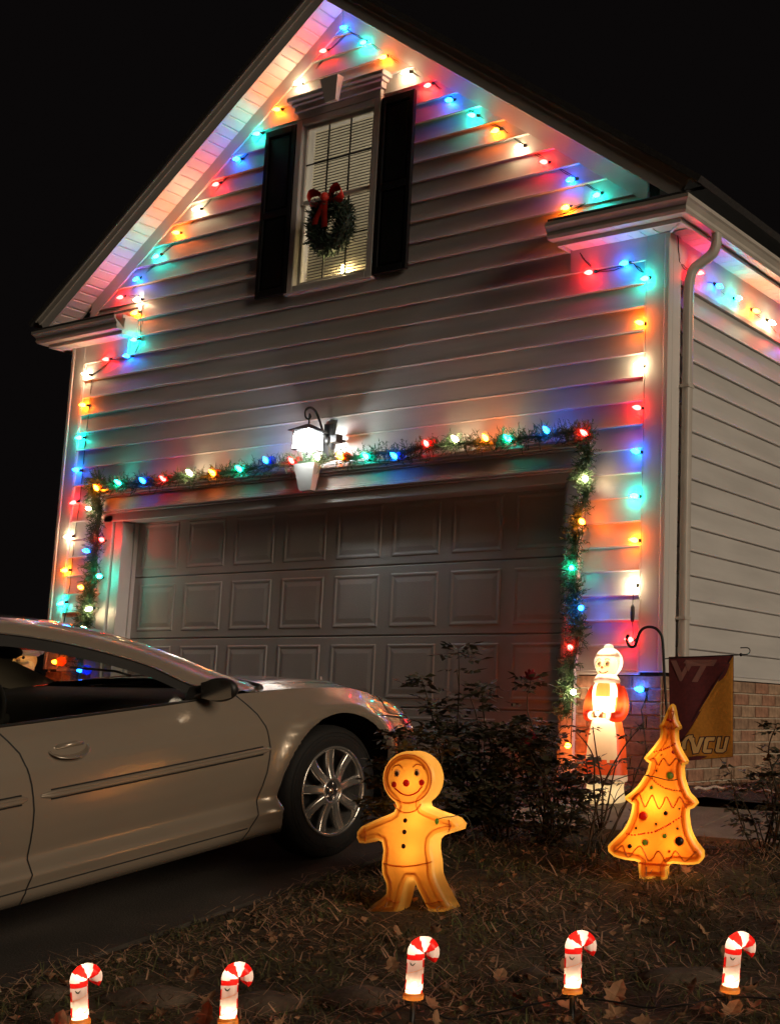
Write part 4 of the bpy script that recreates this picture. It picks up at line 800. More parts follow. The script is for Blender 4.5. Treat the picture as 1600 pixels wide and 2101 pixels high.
for dx, dy, k, sc, lab in [(-.10, -.02, 0, 1.1, 'large curled brown leaf just left of the leftmost candy cane'), (-.20, .03, 0, .9, 'crumpled brown leaf at the lower left corner of the lawn'), (-.16, -.10, 0, 1.2, 'dry brown leaf touching the bottom left edge of the picture'),
    (.09, .05, 0, .8, 'small dry leaf just right of the leftmost candy cane'), (-.13, .01, 1, 1.1, 'upright curled leaf left of the second candy cane'), (-.17, -.05, 1, .9, 'reddish dry leaf midway between the first and second candy canes'),
    (.12, .05, 1, 1.2, 'long curled tan leaf just right of the second candy cane'), (.17, .00, 1, .8, 'dark dry leaf right of the long curled tan leaf'), (.24, -.05, 1, .9, 'dry leaf on the grass midway between second and third candy canes'),
    (-.13, -.02, 2, .8, 'dry leaf lying left of the middle candy cane'), (.10, -.03, 2, .7, 'small dry leaf at the foot of the middle candy cane, on its right'), (.05, .36, 2, 1.0, 'brown leaf on the dark lawn behind the middle candy cane'),
    (.10, .04, 3, 1.25, 'big tan leaf standing up right of the fourth candy cane'), (.06, -.03, 3, .9, 'reddish leaf low at the foot of the fourth candy cane, on its right'), (.14, -.06, 3, 1.0, 'flat tan leaf right of the fourth candy cane near the cord'),
    (-.18, .05, 4, .8, 'dry leaf left of the rightmost candy cane'), (.03, -.10, 4, 1.2, 'large brown leaf at the foot of the rightmost candy cane'), (-.42, .62, 4, .9, 'curled pale leaf on the lawn below the glowing cookie tree'),
    (-.55, .90, 4, .8, 'brown leaf just below and left of the glowing cookie tree'), (-.35, .30, 2, .9, 'brown leaf on the lawn below the feet of the gingerbread man'), (-.62, .62, 2, .8, 'pale leaf by the driveway edge under the front wheel'), (-.10, .52, 0, .9, 'dry leaf on the lawn edge above the leftmost candy cane')]:
    b = CANES[k][0]; x, y = b[0] + dx, b[1] + dy
    o = link('fallen_leaf', random.choice(LM)); s = sc * .78; o.scale = (s, s, s)
    o.location = (x, y, lawn_z(x, y) + .03); o.rotation_euler = (random.uniform(.1, 1.0) + (.7 if 'up' in lab else 0), random.uniform(-.6, .6), random.uniform(-1.2, 1.2) + .5)
    tag(o, lab, 'fallen leaf', 'fallen leaves on the lawn')
sl2 = MB()
for i in range(150):
    me = random.choice(LM); x = random.uniform(.12, 3.4); y = random.uniform(-5.0, -1.72); s = random.uniform(.35, .75)
    if i < 60: b = CANES[random.randrange(5)][0]; x = b[0] + random.gauss(-.03, .25); y = b[1] + random.gauss(.02, .18)
    if x < .1: continue
    R = Matrix.Rotation(random.uniform(0, 6.3), 3, 'Z') @ Matrix.Rotation(random.uniform(-.7, .7), 3, 'X') @ Matrix.Rotation(random.uniform(-.6, .6), 3, 'Y')
    sl2.add([Vector((x, y, lawn_z(x, y) + .02)) + R @ (v.co * s) for v in me.vertices], [tuple(p.vertices) for p in me.polygons], True)
tag(struct(sl2.build('small_leaves', M['leaf_dry']), 'stuff'), 'smaller dry leaves scattered in the grass of the front lawn', 'leaves')
mb = MB()
rs = random.Random(5)
for i in range(1500):
    x = rs.uniform(.08, 4); y = rs.uniform(-5.3, -1.7)
    if i % 6 == 0: x, y = rs.uniform(.3, 4), rs.uniform(-.9, 1.5)
    z = (lawn_z(x, y) if y < -1 else .03) + rs.uniform(.004, .03); s = rs.uniform(.007, .02)
    R = Matrix.Rotation(rs.uniform(0, 6.3), 3, 'Z') @ Matrix.Rotation(rs.uniform(-.9, .9), 3, 'X')
    mb.add([Vector((x, y, z)) + R @ Vector(p) * s for p in ((-1, 0, .3), (0, -.8, 0), (1.2, 0, .35), (0, .8, 0.05))], [(0, 1, 3), (1, 2, 3)])
tag(struct(mb.build('leaf_litter', M['leaf_dry']), 'stuff'), 'small bits of dry leaf scattered over lawn and bed', 'leaf litter')
# half buried edging stones near the canes
for i, (x, y, z, L, lab) in enumerate([(.285, -4.497, -.566, .09, 'small half buried edging stone at the left end of the row'), (.643, -4.369, -.549, .17, 'long half buried edging stone just left of and behind the leftmost candy cane'), (1.05, -4.20, -.531, .14, 'half buried edging stone just behind the second candy cane from the left'), (1.36, -4.03, -.505, .17, 'wide flat edging stone midway between the second and third candy canes'), (1.80, -3.60, -.441, .15, 'half buried edging stone behind the gap between third and fourth candy canes'), (2.24, -3.43, -.415, .18, 'half buried edging stone behind the gap between fourth and fifth candy canes')]):
    mb = MB(); mb.ball((0, 0, 0), 1, 14, 10, (L, .09, .045)); rs = random.Random(i)
    mb.v = [(a * (1 + .12 * math.sin(9 * b + i) + .06 * math.sin(31 * c + a * 20)), b * (1 + .15 * math.sin(14 * a + i)), c * (1 + .14 * math.sin(17 * a + 11 * b + i)) if c < .04 else .04 + (c - .04) * .4 + .008 * math.sin(25 * a + i)) for a, b, c in mb.v]
    o = mb.build('edging_stone', M['stone'], None, (x, y, lawn_z(x, y) - .008), (0, 0, .55)); tag(o, lab, 'stone', 'edging stones')
# ================================================================== candy canes
canelab = ['leftmost of the five lit candy canes, on the grass below the car door', 'second lit candy cane from the left, before a rounded edging stone', 'middle lit candy cane, standing in front of the gingerbread figure', 'fourth lit candy cane from the left, below and left of the glowing cookie tree', 'rightmost of the five lit candy canes at the right edge of the lawn']
_cane = None
for i, (gp, cb, ct) in enumerate(CANES):
    h = ct[2] - cb[2]; s = h / .175
    view = Vector(CAM_LOC) - Vector(cb); yaw = math.atan2(view.y, view.x) + PI / 2 + [.12, .0, -.1, .08, .22][i]
    if _cane is None:
        t = thing('candy_cane_light', canelab[i], 'candy cane light', gp, (0, 0, 0), 'lit candy canes along the lawn')
        R0 = .0265
        ctr = [(0, 0, z) for z in np.linspace(0, .123, 34)] + [(.0255 * (1 - math.cos(a)), 0, .123 + .0255 * math.sin(a)) for a in np.linspace(.06, PI * 1.22, 46)]
        rad = [R0 * (.94 + .06 * min(1, i_ / 6)) for i_ in range(34)] + [R0 * (1 - .30 * k / 45) for k in range(46)]
        n = 36; P = [Vector(p) for p in ctr]; ring = []
        cum = 0; cl = [0]
        for a, b in zip(P[:-1], P[1:]): cum += (b - a).length; cl.append(cum)
        for j, p in enumerate(P):
            tg = (P[min(j+1, len(P)-1)] - P[max(j-1, 0)]).normalized(); u = Vector((0, 1, 0)); v = tg.cross(u)
            bulge = 1 + .025 * math.cos(cl[j] / .0245 * 2 * PI)
            ring.append([p + (u * math.cos(2 * PI * k / n) + v * math.sin(2 * PI * k / n)) * rad[j] for k in range(n)])
        wmb, rmb = MB(), MB()
        for j in range(len(P) - 1):
            for k in range(n):
                a = (k + .5) / n; c_ = (cl[j] + cl[j+1]) / 2
                if c_ > .104: red = ((c_ - .104) / .036 + .07 * math.sin(2 * PI * a)) % 1 < .48
                else: red = ((c_ / .048 - a) % 1) < .62 and (a < .335 or a > .665)
                q = [ring[j][k], ring[j][(k+1) % n], ring[j+1][(k+1) % n], ring[j+1][k]]
                (rmb if red else wmb).add(q, [(0, 1, 2, 3)], True)
        wmb.add(ring[-1], [tuple(range(n))], False)
        bsplit(wmb, 'white_stripe', M['pl_canew'], t); sm2 = MB()
        for ph in (0, .048): sm2.tube([((R0 * .99) * -math.sin(2 * PI * a), (R0 * .99) * math.cos(2 * PI * a), .012 + ph + .048 * (a - .26)) for a in np.linspace(.27, .73, 14)], .0009, 4)
        bsplit(sm2, 'stripe_seam', M['pt_line2'], t); bsplit(rmb, 'red_stripe', M['pl_redc'], t)
        hl = MB()
        hl.tube([(-.014, -R0 + .003, .098), (-.010, -R0 + .001, .092), (-.006, -R0 + .0005, .089)], [.001, .0026, .001], 5); hl.tube([(.002, -R0 + .0005, .097), (-.003, -R0 + .0005, .092), (-.006, -R0 + .0005, .088)], [.001, .0024, .001], 5)
        bsplit(hl, 'holly_print', mat('holly_green', (.05, .09, .05), .5), t)
        MB().lathe([(.031, -.013), (.032, -.002), (.029, .004), (.026, .006)], 18).build('base_ring', M['amberbase'], t)
        MB().lathe([(.007, .004), (.010, .018), (.006, .034)], 8).build('bulb', emit('cane_bulb', (1, .76, .5), 20), t)
        lg = bpy.data.lights.new('cane_lamp', 'POINT'); lg.energy = .48; lg.color = (1, .74, .50); lg.shadow_soft_size = .008
        lo = bpy.data.objects.new('lamp', lg); COL.objects.link(lo); lo.parent = t; lo.location = (0, 0, .026)
        MB().tube([(0, 0, -.015), (0, 0, -.20)], .009, 8).build('stake', M['blackp'], t)
        lg2 = bpy.data.lights.new('hook_lamp', 'POINT'); lg2.energy = .10; lg2.color = (1, .80, .60); lg2.shadow_soft_size = .006
        lo2 = bpy.data.objects.new('lamp', lg2); COL.objects.link(lo2); lo2.parent = t; lo2.location = (.012, 0, .140)
        _cane = t
    else: t = copy_tree(_cane); t['label'] = canelab[i]
    t.location = cb; t.rotation_euler = ([.02, -.05, .03, -.02, .05][i], [-.12, -.02, .02, .0, .07][i], yaw); t.scale = (s, s, s)
cpts = []
for i, (gp, cb, ct) in enumerate(CANES):
    g_ = Vector(cb); cpts.append((cb[0] + .0, cb[1] + .012, cb[2] - .028))
    if i < 4:
        n_ = CANES[i+1][1]
        for t_, dz in ((.25, -.03), (.5, -.045), (.75, -.012)):
            x = cb[0] + (n_[0] - cb[0]) * t_; y = cb[1] + (n_[1] - cb[1]) * t_ + random.uniform(-.03, .03); cpts.append((x, y, lawn_z(x, y) + .03 + random.uniform(0, .03)))
cpts += [(2.85, -3.6, lawn_z(2.85, -3.6) + .03), (3.1, -3.5, lawn_z(3.1, -3.5) + .02)]
cpts = [(.55, -4.95, lawn_z(.55, -4.95) + .01)] + cpts
mb = MB(); mb.tube(bez(cpts, 140), .0032, 5); tag(mb.build('extension_cord', M['blackp']), 'thin black cord running between the five candy canes over the grass', 'cord')
# ================================================================== moulded, lit figures
def lamp(parent, loc, W_, col=(1, .70, .38), size=.02):
    lg = bpy.data.lights.new('lamp', 'POINT'); lg.energy = W_; lg.color = col; lg.shadow_soft_size = size
    lo = bpy.data.objects.new('lamp', lg); COL.objects.link(lo); lo.parent = parent; lo.location = loc; return lo
front_y = []
def fy_at(x, z):
    """height of the moulded front at a point"""
    A, B = front_y[0]; P = np.array((x, z)); d_ = B - A; L2 = np.maximum(1e-12, (d_ ** 2).sum(1)); t = np.clip(((P - A) * d_).sum(1) / L2, 0, 1); q = np.hypot(*(P - A - t[:, None] * d_).T).min()
    bead = math.sqrt(max(0, 1 - ((q - .010) / .0101) ** 2)) * .0060 if q < .0201 else 0
    return -max(bead, .0045 * min(1, max(0, (q - .018) / .012)) + .010 * min(1, max(0, (q - .02) / .07)) ** .7)
def puffed(outline, thick, name, m_face, m_rim, parent, dome=.018, rim=.012):
    """hollow moulded cookie: rounded rim and softly domed faces, front at y = 0"""
    bm = bmesh.new(); n = len(outline)
    A = sum(outline[i][0] * outline[(i+1) % n][1] - outline[(i+1) % n][0] * outline[i][1] for i in range(n))
    if A < 0: outline = outline[::-1]
    def inset(d):
        out = []
        for i in range(n):
            a, p, b = (Vector(outline[(i + k) % n]) for k in (-1, 0, 1))
            n1 = Vector((-(p - a).y, (p - a).x)).normalized(); n2 = Vector((-(b - p).y, (b - p).x)).normalized(); m_ = n1 + n2
            m_ = m_ / max(.55, m_.length_squared / 2) if m_.length > 1e-6 else n1
            out.append(tuple(p + m_ * d))
        return out
    prof = [(0.012, .000), (.0045, .004), (0, .012)]
    rows = [(inset(a), b) for a, b in prof] + [(outline, thick - .012), (inset(.0045), thick - .004), (inset(.012), thick)]
    mb = MB(); vs = [(x, y, z) for r, y in rows for x, z in r]; k = len(rows)
    fs = [(i*n+j, i*n+(j+1) % n, (i+1)*n+(j+1) % n, (i+1)*n+j) for i in range(k-1) for j in range(n)]
    mb.add(vs, fs, True); rimo = mb.build('rim', m_rim, parent)
    for y, r, nm in ((0, rows[0][0], 'front_face'), (thick, rows[-1][0], 'back_face')):
        V2_, T2_ = fill2d(r, .0085)
        Pv = np.array(V2_); Aq = np.array(r, float); Bq = np.roll(Aq, -1, 0); best = np.full(len(Pv), 9.0)
        for p0, p1 in zip(Aq, Bq):
            d_ = p1 - p0; L2 = max(1e-12, d_ @ d_); t_ = np.clip(((Pv - p0) @ d_) / L2, 0, 1); best = np.minimum(best, np.hypot(*(Pv - p0 - t_[:, None] * d_).T))
        sg = -1 if y == 0 else 1
        bead = np.sqrt(np.clip(1 - ((best - .010) / .0101) ** 2, 0, 1)) * .0060 * (best < .0201); plate = .0045 * np.clip((best - .018) / .012, 0, 1) + .010 * np.clip((best - .02) / .07, 0, 1) ** .7
        me = bpy.data.meshes.new(nm); me.from_pydata([(p[0], y + sg * q, p[1]) for p, q in zip(V2_, np.maximum(bead, plate))], [], T2_); me.polygons.foreach_set('use_smooth', [True] * len(me.polygons)); me.materials.append(m_face)
        if y != 0: pass
        link(nm, me, parent)
        if y == 0: front_y.clear(); front_y.append((Aq, Bq))
    return rimo
def smooth_outline(pts, n=3):
    out = []; N = len(pts)
    for i in range(N):
        a, b, c, d = (np.array(pts[(i+k) % N], float) for k in (-1, 0, 1, 2)); st = max(1, min(4, int(np.linalg.norm(c - b) / .018)))
        for k in range(st):
            t = k / st; out.append(tuple(.5*((2*b)+(c-a)*t+(2*a-5*b+4*c-d)*t*t+(3*b-a-3*c+d)*t**3)))
    return out
gb = thing('gingerbread_man', 'glowing plastic gingerbread man with a smiling face standing on the lawn by the car', 'lawn figure', GB_BASE, (0, 0, GB_PSI))
puffed(smooth_outline(GB_OUT), .105, 'cookie', M['pl_ginger'], M['pl_rim'], gb)
fy = -.0015
def line3(key, feats, r, m, nm, closed=False, parent=gb, y=None):
    pts = [(x, 0, z) for x, z in feats[key]]
    if not closed: pts = [tuple(p) for p in bez(pts, 8 * len(pts))]
    pts = [(x, fy_at(x, z) + r * .25, z) for x, _, z in pts]
    mb = MB(); mb.tube(pts, r, 6, closed=closed); return mb.build(nm, m, parent)
def disc(c, r, m, nm, parent, y=-.0005, sc=(1, .35, 1)):
    return MB().ball((c[0], y + fy_at(c[0], c[1]) + .001, c[1]), r, 12, 8, sc).build(nm, m, parent)
F_ = GB_FEAT
line3('ring', F_, .0030, M['pt_line2'], 'face_outline', False); line3('smile', F_, .0030, M['pt_red'], 'mouth')
for k in ('brow1', 'brow2'): line3(k, F_, .0026, M['pt_line'], 'eyebrow')
for k, nm in (('collar', 'collar_line'), ('belt', 'belt_line'), ('cuffL', 'cuff_line'), ('cuffR', 'cuff_line'), ('hemL', 'cuff_line'), ('hemR', 'cuff_line'), ('hair', 'hair_line')): line3(k, F_, .0026, M['pt_line2'], nm)
for c in F_['eyes']: disc(c, .0165, M['pl_cream'], 'eye_white', gb, -.001, (.85, .3, 1.0)); disc((c[0] + .001, c[1] - .001), .0095, M['pt_dark'], 'eye', gb, -.006, (.9, .35, 1.1))
for c in F_['cheeks']: disc(c, .013, M['pt_red'], 'cheek', gb)
for c in F_['nose']: disc(c, .015, M['pt_red'], 'nose', gb, -.003, (1, .6, 1))
for c in F_['buttons']: disc(c, .010, M['pt_dark'], 'button', gb, -.001, (1, .5, 1))
# stitched outline a little inside the edge of the body
hc = GB_FEAT['nose'][0]
bx = [p for p in smooth_outline(GB_OUT)]
cen = (sum(p[0] for p in bx) / len(bx), sum(p[1] for p in bx) / len(bx))
def inset_line(outline, d):
    n = len(outline); A = sum(outline[i][0] * outline[(i+1) % n][1] - outline[(i+1) % n][0] * outline[i][1] for i in range(n))
    s = 1 if A > 0 else -1; out = []
    for i in range(n):
        a, p, b = (Vector(outline[(i + k) % n]) for k in (-2, 0, 2)); t = (b - a).normalized(); out.append(tuple(p + Vector((-t.y, t.x)) * d * s))
    return out
mb = MB(); mb.tube([(x, fy_at(x, z) + .0012, z) for x, z in inset_line(bx, .030)], .0017, 5, closed=True); mb.build('body_outline', M['pt_line2'], gb)
lamp(gb, (-.015, .056, .38), .36, (1, .72, .40), .03); lamp(gb, (-.04, .056, .53), .33, (1, .72, .40), .03); lamp(gb, (-.03, .056, .24), .36, (1, .70, .38), .03)  # lamps added beyond the torso one to even out the glow
lamp(gb, (-.12, .056, .34), .10, (1, .70, .38), .02); lamp(gb, (.10, .056, .36), .10, (1, .70, .38), .02) 
mb = MB()
for sx in (-.07, .06): mb.tube([(sx, .05, .03), (sx, .05, -.12)], .005, 6)
bsplit(mb, 'stake', M['black'], gb)
pl_ = thing('plug_light', 'tiny pale plug with its cord at the shoulder of the gingerbread man', 'plug', (GB_BASE[0] + .085, GB_BASE[1] + .03, GB_BASE[2] + .375), (0, 0, GB_PSI))
MB().ball((0, -.02, 0), .009, 8, 6, (1, 1, 1.5)).build('plug_body', M['pl_green'], pl_); mb = MB(); mb.tube(bez([(0, -.02, .008), (.05, .0, .02), (.12, .05, .0), (.16, .1, -.3)], 20), .002, 4); mb.build('cord', M['wire'], pl_)
# --- tree
xt = thing('cookie_tree', 'glowing orange plastic Christmas tree cookie with icing and dots on the lawn', 'lawn figure', XT_BASE, (0, 0, XT_PSI))
puffed(smooth_outline(XT_OUT), .10, 'cookie', M['pl_tree'], M['pl_treerim'], xt)
so = smooth_outline(XT_OUT)
mb = MB(); mb.tube([(x, fy_at(x, z) + .001, z) for x, z in inset_line(so, .034)], .0022, 5, closed=True); mb.build('inner_outline', M['pt_line2'], xt)
for k in ('w1', 'w2', 'w3', 'w4'): line3(k, XT_LINES, .0027, M['pt_line'], 'icing_line', parent=xt, y=.002)
line3('trunkline', XT_LINES, .004, M['pt_line2'], 'trunk_line', parent=xt, y=.002); line3('topred', XT_LINES, .006, M['pt_red'], 'star_band', parent=xt, y=.002)
for k in ('g1', 'g2', 'g3'):
    P = bez([(x, 0, z) for x, z in XT_LINES[k]], 40); mb = MB(); acc = 0; last = None
    for p in P:
        if last is None or math.dist(p, last) > .0085: mb.ball((p[0], fy_at(p[0], p[2]), p[2]), .0042, 6, 5); last = p
    mb.build('bead_chain', M['pt_red'] if k != 'g2' else M['pt_line'], xt)
for x, z, r, c in XT_ORN:
    MB().ball((x, fy_at(x, z) + .003, z), r, 12, 8, (1, .55, 1)).build('ornament', {'d': M['pt_brown'], 'r': M['pt_red'], 'g': M['pl_green']}[c], xt)
    if r > .012: 
        mb = MB(); mb.tube([(x + r * 1.05 * math.cos(a), fy_at(x + r * 1.05 * math.cos(a), z + r * 1.05 * math.sin(a)), z + r * 1.05 * math.sin(a)) for a in np.linspace(0, 2 * PI, 16)[:-1]], .0022, 4, closed=True); mb.build('ornament_ring', M['pl_treerim'], xt)
lamp(xt, (.0, .05, .335), .95, (1, .74, .42), .03); lamp(xt, (-.07, .05, .16), .42, (1, .70, .36), .03); lamp(xt, (.08, .05, .16), .42, (1, .70, .36), .03); lamp(xt, (.0, .05, .55), .30, (1, .66, .34), .03)
mb = MB()
for sx in (-.05, .05): mb.tube([(sx - .02, .05, .02), (sx - .02, .05, -.1)], .005, 6)
bsplit(mb, 'stake', M['black'], xt)
mb = MB(); mb.tube(bez([(-.20, -.05, .42), (-.10, -.03, .455), (-.02, -.022, .45), (.06, -.022, .435), (.10, -.03, .44)], 24), .0022, 4)
tag(mb.build('thin_branch', M['stem'], None, XT_BASE, (0, 0, XT_PSI)), 'thin thorny branch bent across the middle of the glowing cookie tree', 'branch')
# --- Mrs Claus-like granny figurine: lofted from stacked ovals
def loft(rings, m, name, parent, n=28, cap=True, wob=0):
    """rings: (z, cx, cy, rx, ry)"""
    rows = [[(cx + rx * math.cos(2*PI*k/n) * (1 + wob * math.cos(14 * PI * k / n)), cy + ry * math.sin(2*PI*k/n) * (1 + wob * math.cos(14 * PI * k / n)), z) for k in range(n)] for z, cx, cy, rx, ry in rings]
    mb = MB(); mb.grid(rows, True, True)
    if cap: mb.add(rows[-1], [tuple(range(n))]); mb.add(rows[0], [tuple(range(n))[::-1]])
    return mb.build(name, m, parent)
def loftp(tab, st=5):
    out = []
    for a in bez(tab, st * (len(tab) - 1)): out.append(a)
    return out
mc = thing('granny_figurine', 'glowing plastic old woman in a red dress, white apron and bonnet by the house corner', 'lawn figure', MC_BASE, (0, 0, MC_PSI - .42))
# base and shoes 0-.14, dress .14-.70, head .70-.93
loft(loftp([(0, 0, 0, .128, .10), (.03, 0, 0, .124, .098), (.09, 0, 0, .112, .09), (.13, 0, 0, .118, .092)]), M['pl_cream'], 'base', mc)
for sx in (-.05, .045): MB().ball((sx, -.075, .125), .045, 14, 9, (1, .75, .42)).build('shoe', M['pt_brown'], mc)
loft(loftp([(.128, 0, 0, .132, .104), (.15, 0, 0, .136, .107), (.17, 0, 0, .131, .103)]), M['pl_white'], 'petticoat', mc, 42, False, wob=.02)
def loft_split(rings, pick, mats, n=48, wob=0):
    rows = [[(cx + rx * math.cos(2*PI*k/n - PI/2), cy + ry * math.sin(2*PI*k/n - PI/2), z) for k in range(n)] for z, cx, cy, rx, ry in rings]
    out = {}
    for i in range(len(rows) - 1):
        for k in range(n):
            a = abs(((k + .5) / n * 2 * PI + PI) % (2 * PI) - PI); key = pick(a, (rows[i][k][2] + rows[i+1][k][2]) / 2, k)
            out.setdefault(key, MB()).add([rows[i][k], rows[i][(k+1) % n], rows[i+1][(k+1) % n], rows[i+1][k]], [(0, 1, 2, 3)], True)
    for key, mb in out.items():
        bsplit(mb, key, mats[key], mc)
def pick_dress(a, z, k):
    if z < .245 + .006 * math.sin(k * 1.6): return 'dress'
    if z < .52: return 'apron' if a < .98 else 'dress'
    if z < .605: return 'apron_bib' if a < .95 else 'dress'
    if z < .70: return 'apron_strap' if .50 + (z - .605) < a < 1.0 + (z - .605) else 'dress'
    return 'dress'
loft_split(loftp([(.165, 0, 0, .134, .106), (.25, 0, 0, .126, .102), (.38, 0, 0, .112, .092), (.47, 0, 0, .090, .080), (.52, 0, 0, .084, .075), (.60, 0, 0, .092, .076), (.66, 0, 0, .090, .070), (.695, 0, 0, .070, .058)], 7), pick_dress,
           dict(dress=M['pl_red'], apron=M['pl_cream'], apron_bib=M['pl_white'], apron_strap=M['pl_white']))
loft([(.688, 0, -.004, .070, .058), (.698, 0, -.006, .080, .070), (.712, 0, -.008, .078, .070), (.726, 0, -.008, .066, .060), (.742, 0, -.008, .054, .050)], M['pl_white'], 'ruffled_collar', mc, 44, False, .03)
for s in (-1, 1):
    sl_ = bez([(s * .074, .0, .662, .032), (s * .096, -.005, .61, .036), (s * .104, -.015, .545, .038), (s * .098, -.035, .505, .036), (s * .080, -.070, .495, .030), (s * .056, -.090, .50, .024)], 24)
    mb = MB(); mb.tube([p[:3] for p in sl_], [p[3] for p in sl_], 12); mb.build('sleeve', M['pl_red'], mc)
    mb = MB(); mb.tube([(s * .058, -.090, .50), (s * .046, -.100, .502)], .026, 12); mb.build('cuff', M['pl_white'], mc)
    # hand: palm and five fingers closing on the pudding dish
    hb = MB(); hb.ball((s * .034, -.114, .502), .017, 10, 8, (1, .7, .9))
    for j, (ln_, dz) in enumerate(((.022, .010), (.025, .004), (.024, -.002), (.020, -.008))):
        hb.tube([(s * .028, -.122, .502 + dz), (s * (.028 - ln_ * .6), -.130, .500 + dz), (s * (.028 - ln_), -.127, .497 + dz)], [.0055, .005, .004], 6)
    hb.tube([(s * .036, -.118, .512), (s * .028, -.125, .522), (s * .020, -.128, .524)], [.0055, .005, .004], 6)
    hb.build('hand', M['pl_skin'], mc)
MB().ball((0, -.122, .512), .024, 12, 8, (1.1, .8, .8)).build('pudding', M['pl_white'], mc)
hl = MB(); hl.ball((-.006, -.136, .53), .008, 8, 5, (1, .5, .6)); hl.ball((.008, -.136, .53), .008, 8, 5, (1, .5, .6)); hl.build('holly', M['pl_green'], mc)
head = MB(); head.ball((0, -.012, .79), .068, 24, 18, (.98, .95, 1.06)); 
head.v = [(x, y - .010 * math.exp(-((x / .014) ** 2 + ((z - .777) / .012) ** 2)) - .006 * (math.exp(-(((abs(x) - .034) / .018) ** 2 + ((z - .765) / .018) ** 2))) if y < -.02 else y, z) for x, y, z in head.v]
head.f = [f for f in head.f if not (sum(head.v[i][1] for i in f) / len(f) > -.005 or not (.735 < sum(head.v[i][2] for i in f) / len(f) < .846))]; head.sm = [True] * len(head.f); head.build('head', M['pl_skin'], mc)
hr = MB(); hr.ball((0, .006, .812), .086, 36, 26, (1.0, .95, 1.02)); hr.f = [f for f in hr.f if not (sum(hr.v[i][1] for i in f) / len(f) < -.018 and sum(hr.v[i][2] for i in f) / len(f) < .842)]; hr.sm = [True] * len(hr.f)
hr.build('hair', M['pl_white'], mc)
mb = MB(); mb.ball((0, .006, .900), .027, 14, 10, (1.1, 1, .7)); mb.build('hair_bun', M['pl_white'], mc)

for s in (-1, 1):
    MB().ball((s * .026, -.0715, .800), .0125, 10, 8, (1, .4, 1.1)).build('eye_white', M['pl_white'], mc)
    MB().ball((s * .025, -.0775, .799), .0055, 8, 6, (1, .4, 1.1)).build('pupil', M['pt_dark'], mc)
    mb = MB(); mb.tube([(s * .026 + .018 * math.cos(a), -.080, .799 + .018 * math.sin(a)) for a in np.linspace(0, 2 * PI, 18)[:-1]], .0016, 5, closed=True); mb.build('spectacles', M['gold'], mc)
    mb = MB(); mb.tube(bez([(s * .012, -.074, .823), (s * .026, -.072, .829), (s * .040, -.064, .822)], 10), .0028, 5); mb.build('eyebrow', M['pt_line2'], mc)
MB().ball((0, -.085, .778), .0085, 8, 6).build('nose', M['pl_skin'], mc)
mb = MB(); mb.tube(bez([(-.026, -.066, .757), (-.012, -.074, .748), (.004, -.076, .746), (.020, -.072, .750), (.030, -.063, .759)], 14), .0034, 5); mb.build('mouth', M['pt_red'], mc)
lamp(mc, (0, .01, .56), 4.6, (1, .74, .45), .03); lamp(mc, (0, .005, .06), .34, (1, .74, .45), .02); lamp(mc, (0, .006, .80), .9, (1, .76, .50), .02)
lamp(mc, (0, -.122, .512), .10, (1, .74, .45), .01); lamp(mc, (0, .002, .915), .06, (1, .74, .45), .01)  # extra lamps added inside pudding and bun, closed off from the body lamp
for s in (-1, 1): lamp(mc, (s * .052, -.096, .501), .06, (1, .74, .45), .008); lamp(mc, (s * .034, -.114, .502), .02, (1, .74, .45), .006)  # extra small lamps added to brighten cuffs and hands
for s in (-1, 1): lamp(mc, (s * .102, -.012, .56), .20, (1, .74, .45), .01)  # extra lamps added inside the closed sleeves to light them
# --- lit Santa by the left corner, seen through the car windows
sa = thing('santa_figurine', 'glowing plastic bearded man in a red suit beyond the car at the left corner', 'lawn figure', (-5.95, -.45, 0), (0, 0, .45))
loft(loftp([(0, 0, 0, .15, .12), (.10, 0, 0, .14, .11), (.13, 0, 0, .13, .10)]), M['pt_brown'], 'boots', sa)
loft(loftp([(.13, 0, 0, .15, .12), (.35, 0, 0, .20, .16), (.52, 0, 0, .19, .15), (.66, 0, 0, .14, .11), (.70, 0, 0, .09, .08)]), M['pl_red'], 'coat', sa, 28, False)
for s in (-1, 1):
    mb = MB(); mb.tube(bez([(s * .13, 0, .64), (s * .22, -.03, .52), (s * .20, -.10, .44), (s * .10, -.16, .46)], 16), .055, 10); mb.build('sleeve', M['pl_red'], sa); MB().ball((s * .085, -.17, .462), .045, 10, 8).build('mitten', M['pl_white'], sa)
MB().ball((0, -.02, .80), .10, 20, 14, (1, .95, 1.05)).build('head', M['pl_skin'], sa)
bd = MB(); bd.ball((0, -.05, .735), .10, 22, 16, (1.05, .85, 1.15)); bd.v = [(x * (1 + .06 * math.sin(40 * z)), y - .008 * math.sin(60 * x + 40 * z), z) for x, y, z in bd.v]; bd.build('beard', M['pl_cream'], sa)
for s in (-1, 1):
    MB().ball((s * .035, -.108, .825), .014, 10, 8, (1, .5, 1)).build('eye', M['pt_dark'], sa)
    mb = MB(); mb.tube(bez([(s * .006, -.135, .785), (s * .05, -.135, .775), (s * .085, -.11, .79)], 10), .016, 8); mb.build('moustache', M['pl_cream'], sa)
MB().ball((0, -.13, .80), .02, 10, 8).build('nose', M['pl_skin'], sa)
mb = MB(); mb.tube([(.098 * math.cos(a), -.02 + .094 * math.sin(a), .865) for a in np.linspace(0, 2 * PI, 24)[:-1]], .026, 8, closed=True); mb.build('hat_band', M['pl_white'], sa)
mb = MB(); mb.tube([(0, -.01, .87), (.01, 0, .93), (.04, .01, .98), (.09, .02, .97), (.115, .02, .90)], [.095, .07, .045, .03, .018], 14); mb.build('hat', M['pl_red'], sa); MB().ball((.118, .02, .885), .028, 10, 8).build('pompom', M['pl_white'], sa)
